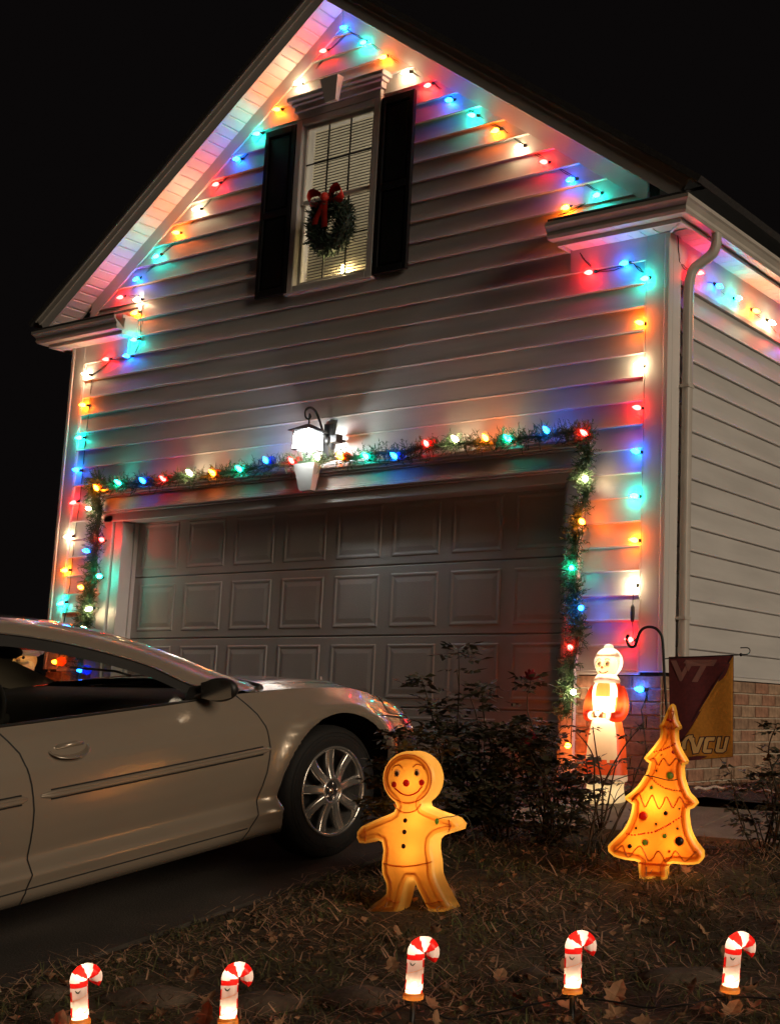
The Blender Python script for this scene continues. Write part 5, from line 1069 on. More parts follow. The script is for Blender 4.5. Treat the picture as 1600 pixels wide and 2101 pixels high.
lamp(sa, (0, -.01, .45), 1.6, (1, .72, .40), .03); lamp(sa, (0, -.02, .80), 1.5, (1, .72, .40), .02)
# ================================================================== garden hook and flag
hk = thing('garden_hook', 'black shepherd hook pole with a thin side arm that carries the garden flag', 'garden hook', HOOK_BASE, (0, 0, HOOK_PSI))
mb = MB(); mb.tube([(x, 0, z) for x, z in bez(HOOK_POLE, 60)], .0085, 8); mb.ball((HOOK_POLE[0][0], 0, HOOK_POLE[0][1]), .011); mb.build('pole', M['black'], hk)
mb = MB(); mb.tube([(x, 0, z) for x, z in bez(ARM, 40)], [.006] * 20 + [.0035] * 30 if False else .0035, 6); mb.ball((ARM[4][0], 0, ARM[4][1]), .010); mb.build('side_arm', M['black'], hk)
fg = thing('garden_flag', 'maroon and gold garden flag with two school monograms hanging from the hook', 'flag', HOOK_BASE, (0, 0, HOOK_PSI))
fw = lambda x, z: .006 * math.sin((x - FLAG_C[0][0]) * 26 + z * 3) * (1 if z < FLAG_C[0][1] - .03 else .25)
def flat(poly, m, name, off, subdiv=0):
    """flat print on the cloth: the polygon is cut finely so it follows the folds"""
    V, T = fill2d(poly, .022 if subdiv < 3 else .03)
    me = bpy.data.meshes.new(name); me.from_pydata([(x, fw(x, z) - off, z) for x, z in V], [], T); me.materials.append(m); return link(name, me, fg)
A_, B_, C_, D_ = FLAG_C
nxf, nzf = 48, 60; rows = []; 
for j in range(nzf):
    t = j / (nzf - 1); r = []
    for i in range(nxf):
        s = i / (nxf - 1); x = (A_[0] * (1-s) + B_[0] * s) * (1-t) + (D_[0] * (1-s) + C_[0] * s) * t; z = (A_[1] * (1-s) + B_[1] * s) * (1-t) + (D_[1] * (1-s) + C_[1] * s) * t
        r.append((x, fw(x, z), z))
    rows.append(r)
def side_(p): # above or below the diagonal
    (x0, z0), (x1, z1) = FLAG_DIAG[0], FLAG_DIAG[2]
    return (p[0] - x0) * (z1 - z0) - (p[1] - z0) * (x1 - x0)
mb = MB(); mb.grid(rows, True); mb.build('cloth', M['maroon'], fg)
ext = FLAG_DIAG[2]; dx = (FLAG_DIAG[2][0] - FLAG_DIAG[0][0]); dz = (FLAG_DIAG[2][1] - FLAG_DIAG[0][1])
k_ = (A_[0] + .004 - FLAG_DIAG[0][0]) / dx
flat([(B_[0] - .003, FLAG_DIAG[0][1] - .004), (FLAG_DIAG[0][0], FLAG_DIAG[0][1]), (A_[0] + .003, FLAG_DIAG[0][1] + dz * k_), (D_[0] + .003, D_[1] + .003), (C_[0] - .003, C_[1] + .003)], M['gold'], 'gold_field', .003, 4)
flat([(FLAG_DIAG[0][0] - .004, FLAG_DIAG[0][1]), (FLAG_DIAG[0][0] + .002, FLAG_DIAG[0][1]), (FLAG_DIAG[0][0] + .002 + dx * .78, FLAG_DIAG[0][1] + dz * .78), (FLAG_DIAG[0][0] - .004 + dx * .78, FLAG_DIAG[0][1] + dz * .78)], M['darkprint'], 'diagonal_line', .0042, 3)
for k, p in FLAG_VT.items(): flat(p, M['vtprint'], 'letter', .003 if k == 'V' else .0034, 2)
def grow(poly, d):
    n = len(poly); A = sum(poly[i][0] * poly[(i+1) % n][1] - poly[(i+1) % n][0] * poly[i][1] for i in range(n)); s = -1 if A > 0 else 1; out = []
    for i in range(n):
        a, p, b = (Vector(poly[(i + k) % n]) for k in (-1, 0, 1)); n1 = Vector((-(p - a).y, (p - a).x)).normalized(); n2 = Vector((-(b - p).y, (b - p).x)).normalized(); m_ = n1 + n2
        m_ = m_ / max(.6, m_.length_squared / 2); out.append(tuple(p + m_ * d * s))
    return out
for k, p in FLAG_VCU.items(): flat(grow(p, .0055), M['darkprint'], 'letter_outline', .0046 + .00005 * (ord(k) % 7), 2); flat(p, M['goldprint'], 'letter', .006, 2)
# ================================================================== roses
def leaf_spray(mb, p, d, s, rs, droop=.3):
    """a rose leaf: five folded leaflets on a stalk"""
    d = d.normalized(); side = d.cross(Vector((0, 0, 1))); side = side.normalized() if side.length > .1 else Vector((1, 0, 0)); up = side.cross(d)
    for k, (t, sd_) in enumerate(((.45, 1), (.45, -1), (.8, 1), (.8, -1), (1.05, 0))):
        b = p + d * s * t * 1.5 - Vector((0, 0, droop * s * t * t)); e = (d * (.35 if sd_ else 1) + side * sd_ + Vector((0, 0, rs.uniform(-.7, .1)))).normalized(); w_ = e.cross(up + Vector((rs.uniform(-.4, .4), 0, 0))).normalized()
        L = s * rs.uniform(.7, 1.1); mb.add([b, b + e * L * .45 + w_ * L * .28 + up * .06 * L, b + e * L, b + e * L * .45 - w_ * L * .28 + up * .06 * L, b + e * L * .5 - up * .03 * L], [(0, 1, 4), (1, 2, 4), (2, 3, 4), (3, 0, 4)], True)
def rose_head(c, r, parent, nm='rose_flower'):
    mb = MB()
    for ring, (n, rr, zz, tl) in enumerate(((4, .35, .9, .15), (5, .65, .75, .35), (6, 1.0, .45, .7))):
        for k in range(n):
            a = 2 * PI * (k + ring * .4) / n; rows = []
            for t in np.linspace(0, 1, 5):
                q = []
                for u in np.linspace(-1, 1, 5):
                    an = a + u * (.75 - .15 * ring) * (1 - .25 * t); rad = r * rr * (.25 + .75 * t ** .6) * (1 + .12 * t * tl); q.append((c[0] + rad * math.cos(an), c[1] + rad * math.sin(an), c[2] + r * (zz * t * 1.3 - .15 * abs(u) * t - tl * .2 * t * t)))
                rows.append(q)
            mb.grid(rows, True)
    mb.build(nm, M['rose'], parent)
ROOTS = dict(A=(.10, -2.0), B=(.33, -1.95), C=(.62, -1.9), D=(.40, -2.72), E=(.95, -2.0), F=(1.80, -1.84))
RLAB = dict(A='tall leafy rose bush just behind the gingerbread man, by the driveway edge', B='dense middle rose bush before the right half of the garage door', C='rose bush with one dark red rose on top, nearest the old woman figurine', D='low dark leafy rose bush before the car bumper, by the gingerbread head', E='sparse thorny rose canes crossing in front of the old woman figurine', F='small dark plant at the right edge of the lawn before the brick wall')
def rose_bush(key, nfill, region, dens, ls=.032, flowers=()):
    rs = random.Random(ord(key)); x0, y0 = ROOTS[key]; z0 = lawn_z(x0, y0) - .01
    t = thing('rose_bush', RLAB[key], 'rose bush', (x0, y0, z0), group='rose bushes in the lawn bed'); O = Vector((x0, y0, z0))
    st, lf = MB(), MB()
    tips = [(Vector(p), True) for p in ROSE_TIPS[key]]
    for _ in range(nfill): tips.append((Vector((rs.uniform(*region[0]), rs.uniform(*region[1]), rs.uniform(*region[2]))), False))
    for tip, main in tips:
        a = Vector((rs.uniform(-.05, .05), rs.uniform(-.05, .05), 0)); b = tip - O; m1 = a.lerp(b, .35) + Vector((rs.uniform(-.05, .05), rs.uniform(-.04, .04), .12 * b.z)); m2 = a.lerp(b, .7) + Vector((rs.uniform(-.04, .04), rs.uniform(-.03, .03), .10 * b.z))
        path = [Vector(p) for p in bez([a, m1, m2, b], 18)]; N = len(path)
        st.tube(path, [(.0068 if main else .0045) * (1 - .7 * i / N) for i in range(N)], 5)
        for i in range(4, N):
            n_ = dens * ((4.2 if main else 2.0) if i > N - 4 else (1 if i / N > .3 else .5))
            while n_ > 0:
                if rs.random() < n_:
                    az = rs.uniform(0, 2 * PI); d = Vector((math.cos(az), math.sin(az), rs.uniform(-.1, .7)))
                    leaf_spray(lf, path[i] + Vector((rs.uniform(-.01, .01),) * 3), d, rs.uniform(.6, 1.1) * ls * 1.35, rs)
                n_ -= 1
        if rs.random() < .5: # side twig
            i = rs.randrange(N // 3, N - 1); q = path[i] + Vector((rs.uniform(-.12, .12), rs.uniform(-.12, .12), rs.uniform(.0, .14))); st.tube([path[i], path[i].lerp(q, .5) + Vector((0, 0, .015)), q], [.003, .0022, .0015], 4)
            for _ in range(3):
                az = rs.uniform(0, 6.3); leaf_spray(lf, q, Vector((math.cos(az), math.sin(az), .2)), ls * .8, rs)
    st.build('stem', M['stem'], t); struct(lf.build('foliage', M['rleaf'], t), 'stuff')
    for f, r in flowers: rose_head(tuple(Vector(f) - O), r, t)
    return t
T_ = ROSE_TIPS
rose_bush('A', 11, ((-.02, .42), (-2.25, -1.85), (-.05, .42)), .95, .050, [((.10, -2.3, .20), .032)])
rose_bush('B', 14, ((.12, .62), (-2.2, -1.8), (-.08, .42)), .85, .048)
rose_bush('C', 15, ((.35, .92), (-2.15, -1.75), (-.10, .40)), .9, .046, [(T_['C'][0], .050), (T_['C'][7], .040), ((.60, -2.05, .33), .032)])
rose_bush('D', 8, ((.30, .66), (-3.0, -2.6), (-.2, .18)), 1.5, .036)
rose_bush('E', 7, ((.75, 1.3), (-2.2, -1.85), (-.1, .12)), .12, .030)
rose_bush('F', 8, ((1.62, 2.1), (-1.95, -1.72), (-.05, .22)), .7, .036)
t = thing('seed_head', 'spiky dried seed head on a bare cane in front of the old woman figurine', 'plant', T_['E'][1]); mb = MB(); rs = random.Random(4)
for _ in range(40):
    d = Vector((rs.gauss(0, 1), rs.gauss(0, 1), rs.gauss(0, .7))).normalized(); mb.tube([(0, 0, 0), tuple(d * rs.uniform(.015, .038))], [.0025, .001], 4)
mb.build('spikes', M['stem'], t)
# low plants in the bed by the brick wall
for i, (x, y, lab) in enumerate([(1.25, -.35, 'low straggly dried plant in the bed just right of the garden flag'), (1.0, .35, 'low straggly dried plant against the side brick wall'), (1.75, -.2, 'low straggly dried plant in the bed at the right edge of the picture'), (.75, 1.1, 'small straggly dried plant far along the side brick wall')]):
    rs = random.Random(60 + i); t = thing('dried_plant', lab, 'plant', (x, y, 0), group='dried plants in the side bed'); mb, lf = MB(), MB()
    for _ in range(46):
        az = rs.uniform(0, 6.3); L = rs.uniform(.10, .30); q = Vector((math.cos(az) * L, math.sin(az) * L, rs.uniform(.04, .20))); m_ = q * .5 + Vector((0, 0, .06)); mb.tube(bez([(0, 0, 0), m_, q], 8), [.0022] * 7 + [.001] * 10 if False else .0018, 4)
        for _ in range(2): az2 = rs.uniform(0, 6.3); leaf_spray(lf, q.lerp(m_, rs.random()), Vector((math.cos(az2), math.sin(az2), .2)), .028, rs)
    mb.build('stem', M['twig'], t); struct(lf.build('foliage', M['rleaf'], t), 'stuff')
bp_ = bez(BEAD, 60); mb = MB(); 
for i, p in enumerate(bp_):
    z = p[2] + .006 * math.sin(i * .7)
    mb.ball((p[0], p[1], z), .0095, 6, 5, (1.2, 1.2, .9))
mb.tube(bp_, .004, 4)
tag(mb.build('beaded_rope', M['rope']), 'pale beaded rope edging the bed above the concrete walkway', 'rope')
mb = MB(); mb.tube(bez([(.80, -.75, .46), (.98, -.72, .24), (1.12, -.70, .06)], 10), .003, 4); tag(mb.build('guy_stick', M['twig']), 'thin pale stick slanting down from behind the glowing cookie tree', 'stick')
# ================================================================== the car
TH = math.radians(8.4); WC = Vector((-.2, -2.59, .05))
car = thing('parked_car', 'champagne coloured sedan parked nose to the garage door on the sloping driveway', 'car', (WC.x, WC.y + .33 * math.sin(TH), WC.z - .33 * math.cos(TH)), (TH, 0, 0))
HBELT = [(-4.0, .86), (-3.9, .90), (-3.5, .95), (-3.0, .945), (-2.4, .92), (-1.8, .905), (-1.4, .895), (-1.0, .887), (-.6, .883), (-.45, .882), (-.2, .867), (0, .848), (.2, .822), (.4, .775), (.6, .71), (.75, .655), (.93, .60)]
D1 = [(.20, -.60), (.27, -.55), (.37, -.49), (.49, -.45), (.61, -.43), (.70, -.44), (.77, -.47), (.90, -.585), (1.0, -.60)]
D2 = [(.20, -1.73), (.28, -1.71), (.35, -1.69), (.55, -1.68), (.69, -1.69), (.80, -1.72), (.90, -1.795), (1.0, -1.80)]
D3 = [(.20, -2.20), (.35, -2.22), (.50, -2.30), (.62, -2.42), (.72, -2.52), (.90, -2.62), (1.0, -2.66)]
S1, S2, S3 = -.48, -1.70, -2.40
def warp(s, h):
    a = s
    for c, tab, k in ((S1, D1, .42), (S2, D2, .5), (S3, D3, .5)):
        t = max(0, 1 - abs(s - c) / k); a += t * (interp(h, tab) - c)
    return a
def plan(a): # how far the side turns in at nose and tail
    if a > .25: t = (a - .25) / .68; return .02 * t + .88 * max(0, t) ** 6.5 if t < 1 else .9
    if a < -3.25: t = (-3.25 - a) / .62; return .9 * min(1, t) ** 3.0
    return 0.012 * max(0, (a - -.2)) ** 2
ROWS = [(.19, .12), (.205, .05), (.235, .035), (.25, .026), (.262, .026), (.305, .008), (.318, .004), (.372, .048), (.388, .047), (.44, .030), (.50, .015), (.56, .005), (.61, .002), (.66, .004), (.70, .008), (.722, .010), (.735, .016), (.78, .030), (.83, .048), ('b', .078)]
def side_point(s, j):
    h0, w0 = ROWS[j]
    if h0 == 'b': hb = interp(s, HBELT); h, w_ = hb, w0
    else: hb = interp(s, HBELT); h, w_ = (h0 if h0 < .5 else .5 + (h0 - .5) * (hb - .5) / .385), w0
    a = warp(s, h) if -3.0 < s < -.05 else s
    amax = .93 if h < .55 else .93 - (h - .55) * .85
    if a > .25: a2 = .25 + (a - .25) / .68 * (amax - .25)
    else: a2 = a
    w_ += plan(a)
    # flared lips round the wheels
    for c in (.03, -2.74):
        d = math.hypot((a2 - c) / .47, (h - .33) / .455); 
        if h > .2: w_ -= .028 * math.exp(-((d - .92) / .10) ** 2)
    return (-w_, a2, h)
ss = sorted(set([round(x, 4) for x in np.arange(-3.87, -3.2, .06)] + [round(x, 4) for x in np.arange(-3.2, -2.2, .03)] + [round(x, 4) for x in np.arange(-2.2, -.75, .06)] + [round(x, 4) for x in np.arange(-.75, .93, .025)] + [.93, S1, S2, S3]))
ss = [x for i, x in enumerate(ss) if x in (S1, S2, S3) or all(abs(x - c) > .012 for c in (S1, S2, S3))]
# refine the rows
NR = 44; tt = np.linspace(0, len(ROWS) - 1, NR)
def sp(s, t):
    j = min(int(t), len(ROWS) - 2); f = t - j; a, b = Vector(side_point(s, j)), Vector(side_point(s, j + 1)); return a.lerp(b, f)
NR2 = []
for j in range(len(ROWS) - 1):
    n_ = 3 if (ROWS[j+1][0] if ROWS[j+1][0] != 'b' else .88) - ROWS[j][0] > .035 else 1
    NR2 += [j + k / n_ for k in range(n_)]
NR2.append(len(ROWS) - 1)
Gd = [[sp(s, t) for t in NR2] for s in ss]
ARCH = [(.03, .33, .405, .385), (-2.74, .33, .405, .385)]
def ar(p, A): return math.hypot((p.y - A[0]) / A[2], (p.z - A[1]) / A[3])
inside = [[any(ar(p, A) < .995 for A in ARCH) for p in col] for col in Gd]
faces = {}
for i in range(len(ss) - 1):
    for j in range(len(NR2) - 1):
        q = [(i, j), (i+1, j), (i+1, j+1), (i, j+1)]
        ins = [inside[a][b] for a, b in q]
        if all(ins): continue
        sc = (ss[i] + ss[i+1]) / 2; r = NR2[j]
        if r < 3.9 and -2.25 < sc < -.4: nm = 'sill'
        elif S2 < sc < S1: nm = 'front_door'
        elif S3 < sc < S2: nm = 'rear_door'
        else: nm = 'front_fender' if sc > -.6 else 'rear_quarter'
        faces.setdefault(nm, []).append(q)
P2 = [[p.copy() for p in col] for col in Gd]
for i in range(len(ss)):
    for j in range(len(NR2)):
        if inside[i][j]:
            p = P2[i][j]
            for A in ARCH:
                d = ar(p, A)
                if .55 < d < .995 and d > .01: p.y = A[0] + (p.y - A[0]) / d; p.z = A[1] + (p.z - A[1]) / d
# smooth normals shared between the panels
def cnorm(i, j):
    a = Gd[min(i+1, len(ss)-1)][j] - Gd[max(i-1, 0)][j]; b = Gd[i][min(j+1, len(NR2)-1)] - Gd[i][max(j-1, 0)]; n_ = b.cross(a); return -n_.normalized() if n_.length > 0 else Vector((1, 0, 0))
N2 = [[cnorm(i, j) for j in range(len(NR2))] for i in range(len(ss))]
CWd = 1.79
def two_sides(name, fq, m, parents=None):
    res = []
    for mir in (False, True):
        idx = {}; vs = []; ns = []; F = []
        for q in fq:
            f = []
            for k in q:
                if k not in idx:
                    idx[k] = len(vs); p = P2[k[0]][k[1]]; n_ = N2[k[0]][k[1]]
                    vs.append((p.x, p.y, p.z) if not mir else (-CWd - p.x, p.y, p.z)); ns.append((n_.x, n_.y, n_.z) if not mir else (-n_.x, n_.y, n_.z))
                f.append(idx[k])
            F.append(tuple(f) if mir else tuple(f[::-1]))
        me = bpy.data.meshes.new(name); me.from_pydata(vs, [], F); me.polygons.foreach_set('use_smooth', [True] * len(F)); me.update()
        # orient so that face normals agree with the wanted ones
        p0 = me.polygons[len(F)//2]
        if p0.normal.dot(Vector(ns[p0.vertices[0]])) < 0: me.flip_normals()
        me.normals_split_custom_set_from_vertices(ns); me.materials.append(m)
        res.append(link(name, me, (parents[int(mir)] if parents else car)))
    return res
two_sides('front_fender', faces['front_fender'], M['paint']); two_sides('rear_quarter', faces['rear_quarter'], M['paint']); fdoor = two_sides('front_door', faces['front_door'], M['paint']); rdoor = two_sides('rear_door', faces['rear_door'], M['paint']); two_sides('sill_cover', faces['sill'], M['paint'])
# shut lines
def strip_line(pts, wd, parent, name='door_gap', m=M['gap'], out=.0016, mirror=True):
    mb = MB(); P = [Vector(p) for p in pts]; rows = []
    for i, p in enumerate(P):
        t = (P[min(i+1, len(P)-1)] - P[max(i-1, 0)]).normalized(); s_ = Vector((0, -t.z, t.y)); s_ = s_.normalized() * wd / 2
        rows.append([tuple(p + s_ + Vector((out, 0, 0))), tuple(p - s_ + Vector((out, 0, 0)))])
    mb.grid(rows, False)
    o = mb.build(name, m, parent)
    return o
j0 = next(i for i, t in enumerate(NR2) if t >= 3.9)
for Sx in (S1, S2, S3):
    i = ss.index(Sx); strip_line([P2[i][j] for j in range(j0 - 3, len(NR2)) if not inside[i][j]], .0065, car)
strip_line([P2[i][j0] + Vector((0, 0, .001)) for i in range(len(ss)) if S3 < ss[i] < S1], .006, car, 'sill_gap')
# hood, cowl and front: rows from the fender top inward to the centre line and across
def top_pt(s, w_):
    a, hb = s, interp(s, HBELT); pl = plan(s); lim = .895
    base = .078 + pl; t = min(1, max(0, (w_ - base) / max(.02, lim - base)))
    crown = .062 * (1 - (1 - t) ** 2.4) * min(1, max(0, (.98 - s) / .5)) + .012 * math.exp(-((t - .22) / .10) ** 2) * max(0, min(1, (.6 - s) / .4))
    h = hb + crown
    amax = .93 - (hb - .55) * .85 if hb > .55 else .93
    a2 = .25 + (s - .25) / .68 * (amax - .25) if s > .25 else s
    a2 += .04 * t * min(1, max(0, (s - .2) / .5))
    return (-(base + (lim - base) * t), a2, h)
hs = [s for s in ss if s >= S1]; rows = []
for s in hs:
    r = [top_pt(s, .078 + plan(s) + (.895 - .078 - plan(s)) * t) for t in np.linspace(0, 1, 18)]
    r += [(-CWd - p[0], p[1], p[2]) for p in r[-2::-1]]
    rows.append(r)
mb = MB(); mb.grid(rows, True); hood = mb.build('hood', M['paint'], car)
# the seam between hood and fender
strip = [Vector(top_pt(s, .078 + plan(s) + .115)) + Vector((0, 0, .0015)) for s in hs if s < .5]
mb = MB(); mb.grid([[tuple(p + Vector((.002, 0, 0))), tuple(p - Vector((.003, 0, 0)))] for p in strip], False); mb.build('hood_gap', M['gap'], car)
# bumper / nose face between the lowest row and the hood edge is closed by the side surface; grille
def nose_patch(nm, w0, h0, h1, m):
    rows = []
    for w_ in np.linspace(w0, CWd - w0, 23):
        ww = min(w_, CWd - w_); lo, hi = .25, .93
        for _ in range(30):
            md = (lo + hi) / 2
            if plan(md) + .01 < ww: lo = md
            else: hi = md
        rows.append([(-w_, lo if h < .55 else .25 + (lo - .25) / .68 * (.68 - (h - .55) * .85), h) for h in np.linspace(h0, h1, 5)])
    rows = [[(x, y + .006, z) for x, y, z in r] for r in rows]
    mb = MB(); mb.grid(rows, True); return mb.build(nm, m, car)
nose_patch('grille', .60, .44, .54, M['black']); nose_patch('lower_grille', .42, .24, .34, M['black'])
# rear deck
rows = []
for s in [x for x in ss if x <= -3.05]:
    hb = interp(s, HBELT); b = .078 + plan(s); r = [(-(b + (.895 - b) * t), s, hb + .03 * (1 - (1 - t) ** 2)) for t in np.linspace(0, 1, 10)]; r += [(-CWd - p[0], p[1], p[2]) for p in r[-2::-1]]; rows.append(r)
mb = MB(); mb.grid(rows, True); mb.build('boot_lid', M['paint'], car)
# greenhouse
Gc = [(-.60, .083, .888), (-.80, .112, .958), (-1.02, .145, 1.072), (-1.35, .185, 1.188), (-1.70, .205, 1.268), (-2.05, .21, 1.295), (-2.4, .20, 1.27), (-2.75, .16, 1.14), (-3.0, .11, .955)]
Rc = [(-.36, .13, .888), (-.56, .195, .985), (-.86, .245, 1.125), (-1.18, .28, 1.235), (-1.60, .305, 1.325), (-2.05, .315, 1.358), (-2.55, .305, 1.32), (-3.0, .26, 1.17), (-3.35, .20, .97)]
def curve(tab, n=48):
    P = bez(tab, n); return [Vector((-w_, a, h)) for a, w_, h in P]
gc, rc = curve(Gc), curve(Rc)
for mir in (1, -1):
    f = (lambda p: (p.x, p.y, p.z)) if mir == 1 else (lambda p: (-CWd - p.x, p.y, p.z))
    rows = []
    for g_, r in zip(gc, rc):
        mid = g_.lerp(r, .5) + Vector((.022, 0, .010)); rows.append([f(g_.lerp(mid, 0)), f(g_.lerp(mid, .5) + Vector((.008, 0, .002))), f(mid), f(mid.lerp(r, .5) + Vector((.006, 0, .007))), f(r)])
    mb = MB(); mb.grid(rows, True); mb.build('roof_rail', M['paint'], car)
    # cap between belt, A pillar foot and hood
    # window seal strip and glass
    belt = []
    for g_ in gc:
        a = g_.y; hb = interp(a, HBELT); belt.append(Vector((-.080, a, hb - .002)))
    sl_, gl_ = [], []
    for g_, b in zip(gc, belt):
        d = (g_ - b); L = d.length; k = max(0, 1 - .055 / max(L, .056)); e = b + d * k + Vector((-.012, 0, 0)); sl_.append([f(g_ + Vector((-.004, 0, 0))), f(g_.lerp(e, .3) + Vector((-.003, 0, 0))), f(e)])
        b2 = b + Vector((-.012, 0, .0)); gl_.append([f(e), f(e.lerp(b2, .5) + Vector((.004, 0, 0))), f(b2)])
    mb = MB(); mb.grid(sl_, True); mb.build('window_seal', M['blackp'], car)
    mb = MB(); mb.grid(gl_, True); mb.build('side_window', M['carglass'], car)
    mb = MB(); mb.tube([f(Vector((-.076, b.y, b.z + .003))) for b in belt], .007, 5); mb.build('belt_seal', M['blackp'], car)
    mb = MB(); mb.tube([f(g_ + Vector((.003, 0, 0))) for g_ in gc], .0035, 4); mb.build('window_trim', M['alloy'], car)
    # B pillar and quarter mirror patch
    def onside(a, t):
        hb = interp(a, HBELT); top = Vector((-interp(-a, [(-p[0], p[1]) for p in Gc]), a, interp(-a, [(-p[0], p[2]) for p in Gc]))); return Vector((-.088, a, hb)).lerp(top, t)
    mb = MB(); mb.grid([[f(onside(a, t) + Vector((.002, 0, 0))) for a in (-1.76, -1.86)] for t in np.linspace(0, .97, 8)], True); mb.build('door_pillar', M['blackp'], car)
    # mirror
    mh = MB(); c = Vector((.045, -.765, .93)); mh.ball((0, 0, 0), 1, 16, 12, (.088, .050, .056))
    mh.v = [f(Vector((x + c.x, (y if y > -.02 else -.02) + c.y + .25 * (x) , z * (1 - .8 * max(0, -x)) + c.z))) for x, y, z in mh.v]
    mh.add([f(Vector(p)) for p in ((-.085, -.60, .885), (-.085, -.86, .885), (-.11, -.80, .945), (-.03, -.80, .915), (-.03, -.70, .905), (-.03, -.72, .955))], [(0, 4, 3, 1), (0, 2, 5, 4), (1, 3, 5, 2), (3, 4, 5)])
    mo = mh.build('door_mirror', M['blackp'] if mir == 1 else M['paint'], car)
    mb = MB(); mb.grid([[f(Vector((c.x + .076 * u, c.y - .0215 + .25 * .076 * u, c.z + v * .046 * (1 - .25 * u * u))) ) for u in np.linspace(-1, 1, 5)] for v in (-1, 0, 1)], True); mb.build('mirror_glass', M['chrome'], mo)
    # belt moulding on the doors, with a groove line
    for nm, s0, s1, par in (('door_moulding', -1.665, -.475, fdoor), ('door_moulding', -2.33, -1.725, rdoor)):
        pts = [Vector(sp(s, 12.0)) for s in np.linspace(s0, s1, 26)]; rows = []
        for i, p in enumerate(pts):
            u = i / 25; e = max(.05, min(1, min(u * 6, 1 - u) / .04)) ** .5; rows.append([f(p + Vector((ox * e + .001, 0, .68 * oz * (.2 + .8 * e)))) for ox, oz in ((0, -.024), (.010, -.020), (.013, -.012), (.013, .000), (.009, .003), (.013, .006), (.013, .013), (.010, .020), (0, .023))])
        mb = MB(); mb.grid(rows, True); mo_ = mb.build(nm, M['paint'], par[0 if mir == 1 else 1])
        for oz in (.0175, -.0185): mb = MB(); mb.tube([f(p + Vector((.001, 0, oz))) for p in pts[1:-1]], .0036, 4); mb.build('moulding_shade', M['gap'], mo_)  # black strips stand for the shade above and below the moulding
    # door handle: recessed cup and pull
    for (ac, par) in ((-1.50, fdoor), (-2.30, rdoor)):
        hp = Vector(sp(S2 + (ac + 1.69) if ac > -2 else ac, 17.2)); hp.y = ac; hp.z = .778 if ac > -2 else .80; hp.x = -.032
        mb = MB(); n = 28; rg = []
        for rr, dx in ((1.0, .0030), (.95, .0065), (.88, .0045), (.82, -.006), (.60, -.026), (.0, -.032)):
            rg.append([f(hp + Vector((dx - .055 * (.045 * rr * math.sin(t)) / .045 * .9 + .004, .095 * rr * math.cos(t) + .0,   .037 * rr * math.sin(t) * (1 + .1 * math.cos(t))))) for t in np.linspace(0, 2 * PI, n, endpoint=False)])
        mb.grid(rg, True, True); hd = mb.build('door_handle', M['paint'], par[0 if mir == 1 else 1])
        mb = MB(); q = [f(hp + Vector((dx + .004 - .045 * z_ , y_, z_))) for y_, z_, dx in ((-.055, .006, .006), (.068, .008, .006), (.074, .017, .005), (.04, .026, .003), (-.04, .025, .003), (-.062, .016, .005))]
        q2 = [f(hp + Vector((-.010, y_, z_))) for y_, z_ in ((-.055, .006), (.068, .008), (.074, .017), (.04, .026), (-.04, .025), (-.062, .016))]
        mb.add(q + q2, [(0, 1, 2, 3, 4, 5), (0, 6, 7, 1), (1, 7, 8, 2), (2, 8, 9, 3), (3, 9, 10, 4), (4, 10, 11, 5), (5, 11, 6, 0)], True); mb.build('handle_pull', M['paint'], hd)
        mb = MB(); mb.add([f(hp + Vector((.0015, y_, z_))) for y_, z_ in ((-.042, .004), (.076, .005), (.055, -.022), (.0, -.026))], [(0, 1, 2, 3)]); mb.build('handle_cup_shade', M['gap'], hd)  # flat black patch paints the shade inside the handle cup
    # head lamp with amber corner
    def surf(a, h):
        t = min(range(len(NR2) * 6), key=lambda k: abs(Vector(sp(a, k / 6 * (len(ROWS) - 1) / len(NR2))).z - h)); return Vector(sp(a, t / 6 * (len(ROWS) - 1) / len(NR2)))
    # front lamp lies on the shoulder: corner points in (s, side/top param)
    Lp = []
    for u in np.linspace(0, 1, 12):
        row = []
        for v in np.linspace(0, 1, 14):
            s = .47 + .33 * u + .03 * v
            # v: 0 low on the side ... 1 onto the hood
            if v < .45: p = Vector(sp(s, 16.2 + (2.8 - .0) * v / .45 * (.99) + (1 - v / .45) * (1.2 * (1 - u)) * 0))
            else: p = Vector(top_pt(s, .078 + plan(s) + (v - .45) * .50))
            n_ = Vector((.55, .35, .75)).normalized(); row.append(f(p + n_ * (.004 + .006 * math.sin(PI * u) * math.sin(PI * v))))
        Lp.append(row)
    mb = MB(); mb.grid(Lp, True); hl_ = mb.build('headlamp', M['lens'], car)
    mb = MB(); mb.grid([[tuple(Vector(q) + Vector((.003 * mir, .002, .002))) for q in r[1:5]] for r in Lp[6:10]], True); mb.build('side_marker', M['amber'], hl_)
# bumper seam and side
strip_line([Vector(sp(s, 15.0 - 2.0 * (.62 - s) * 0)) for s in np.linspace(.36, .70, 12)], .006, car, 'bumper_gap')
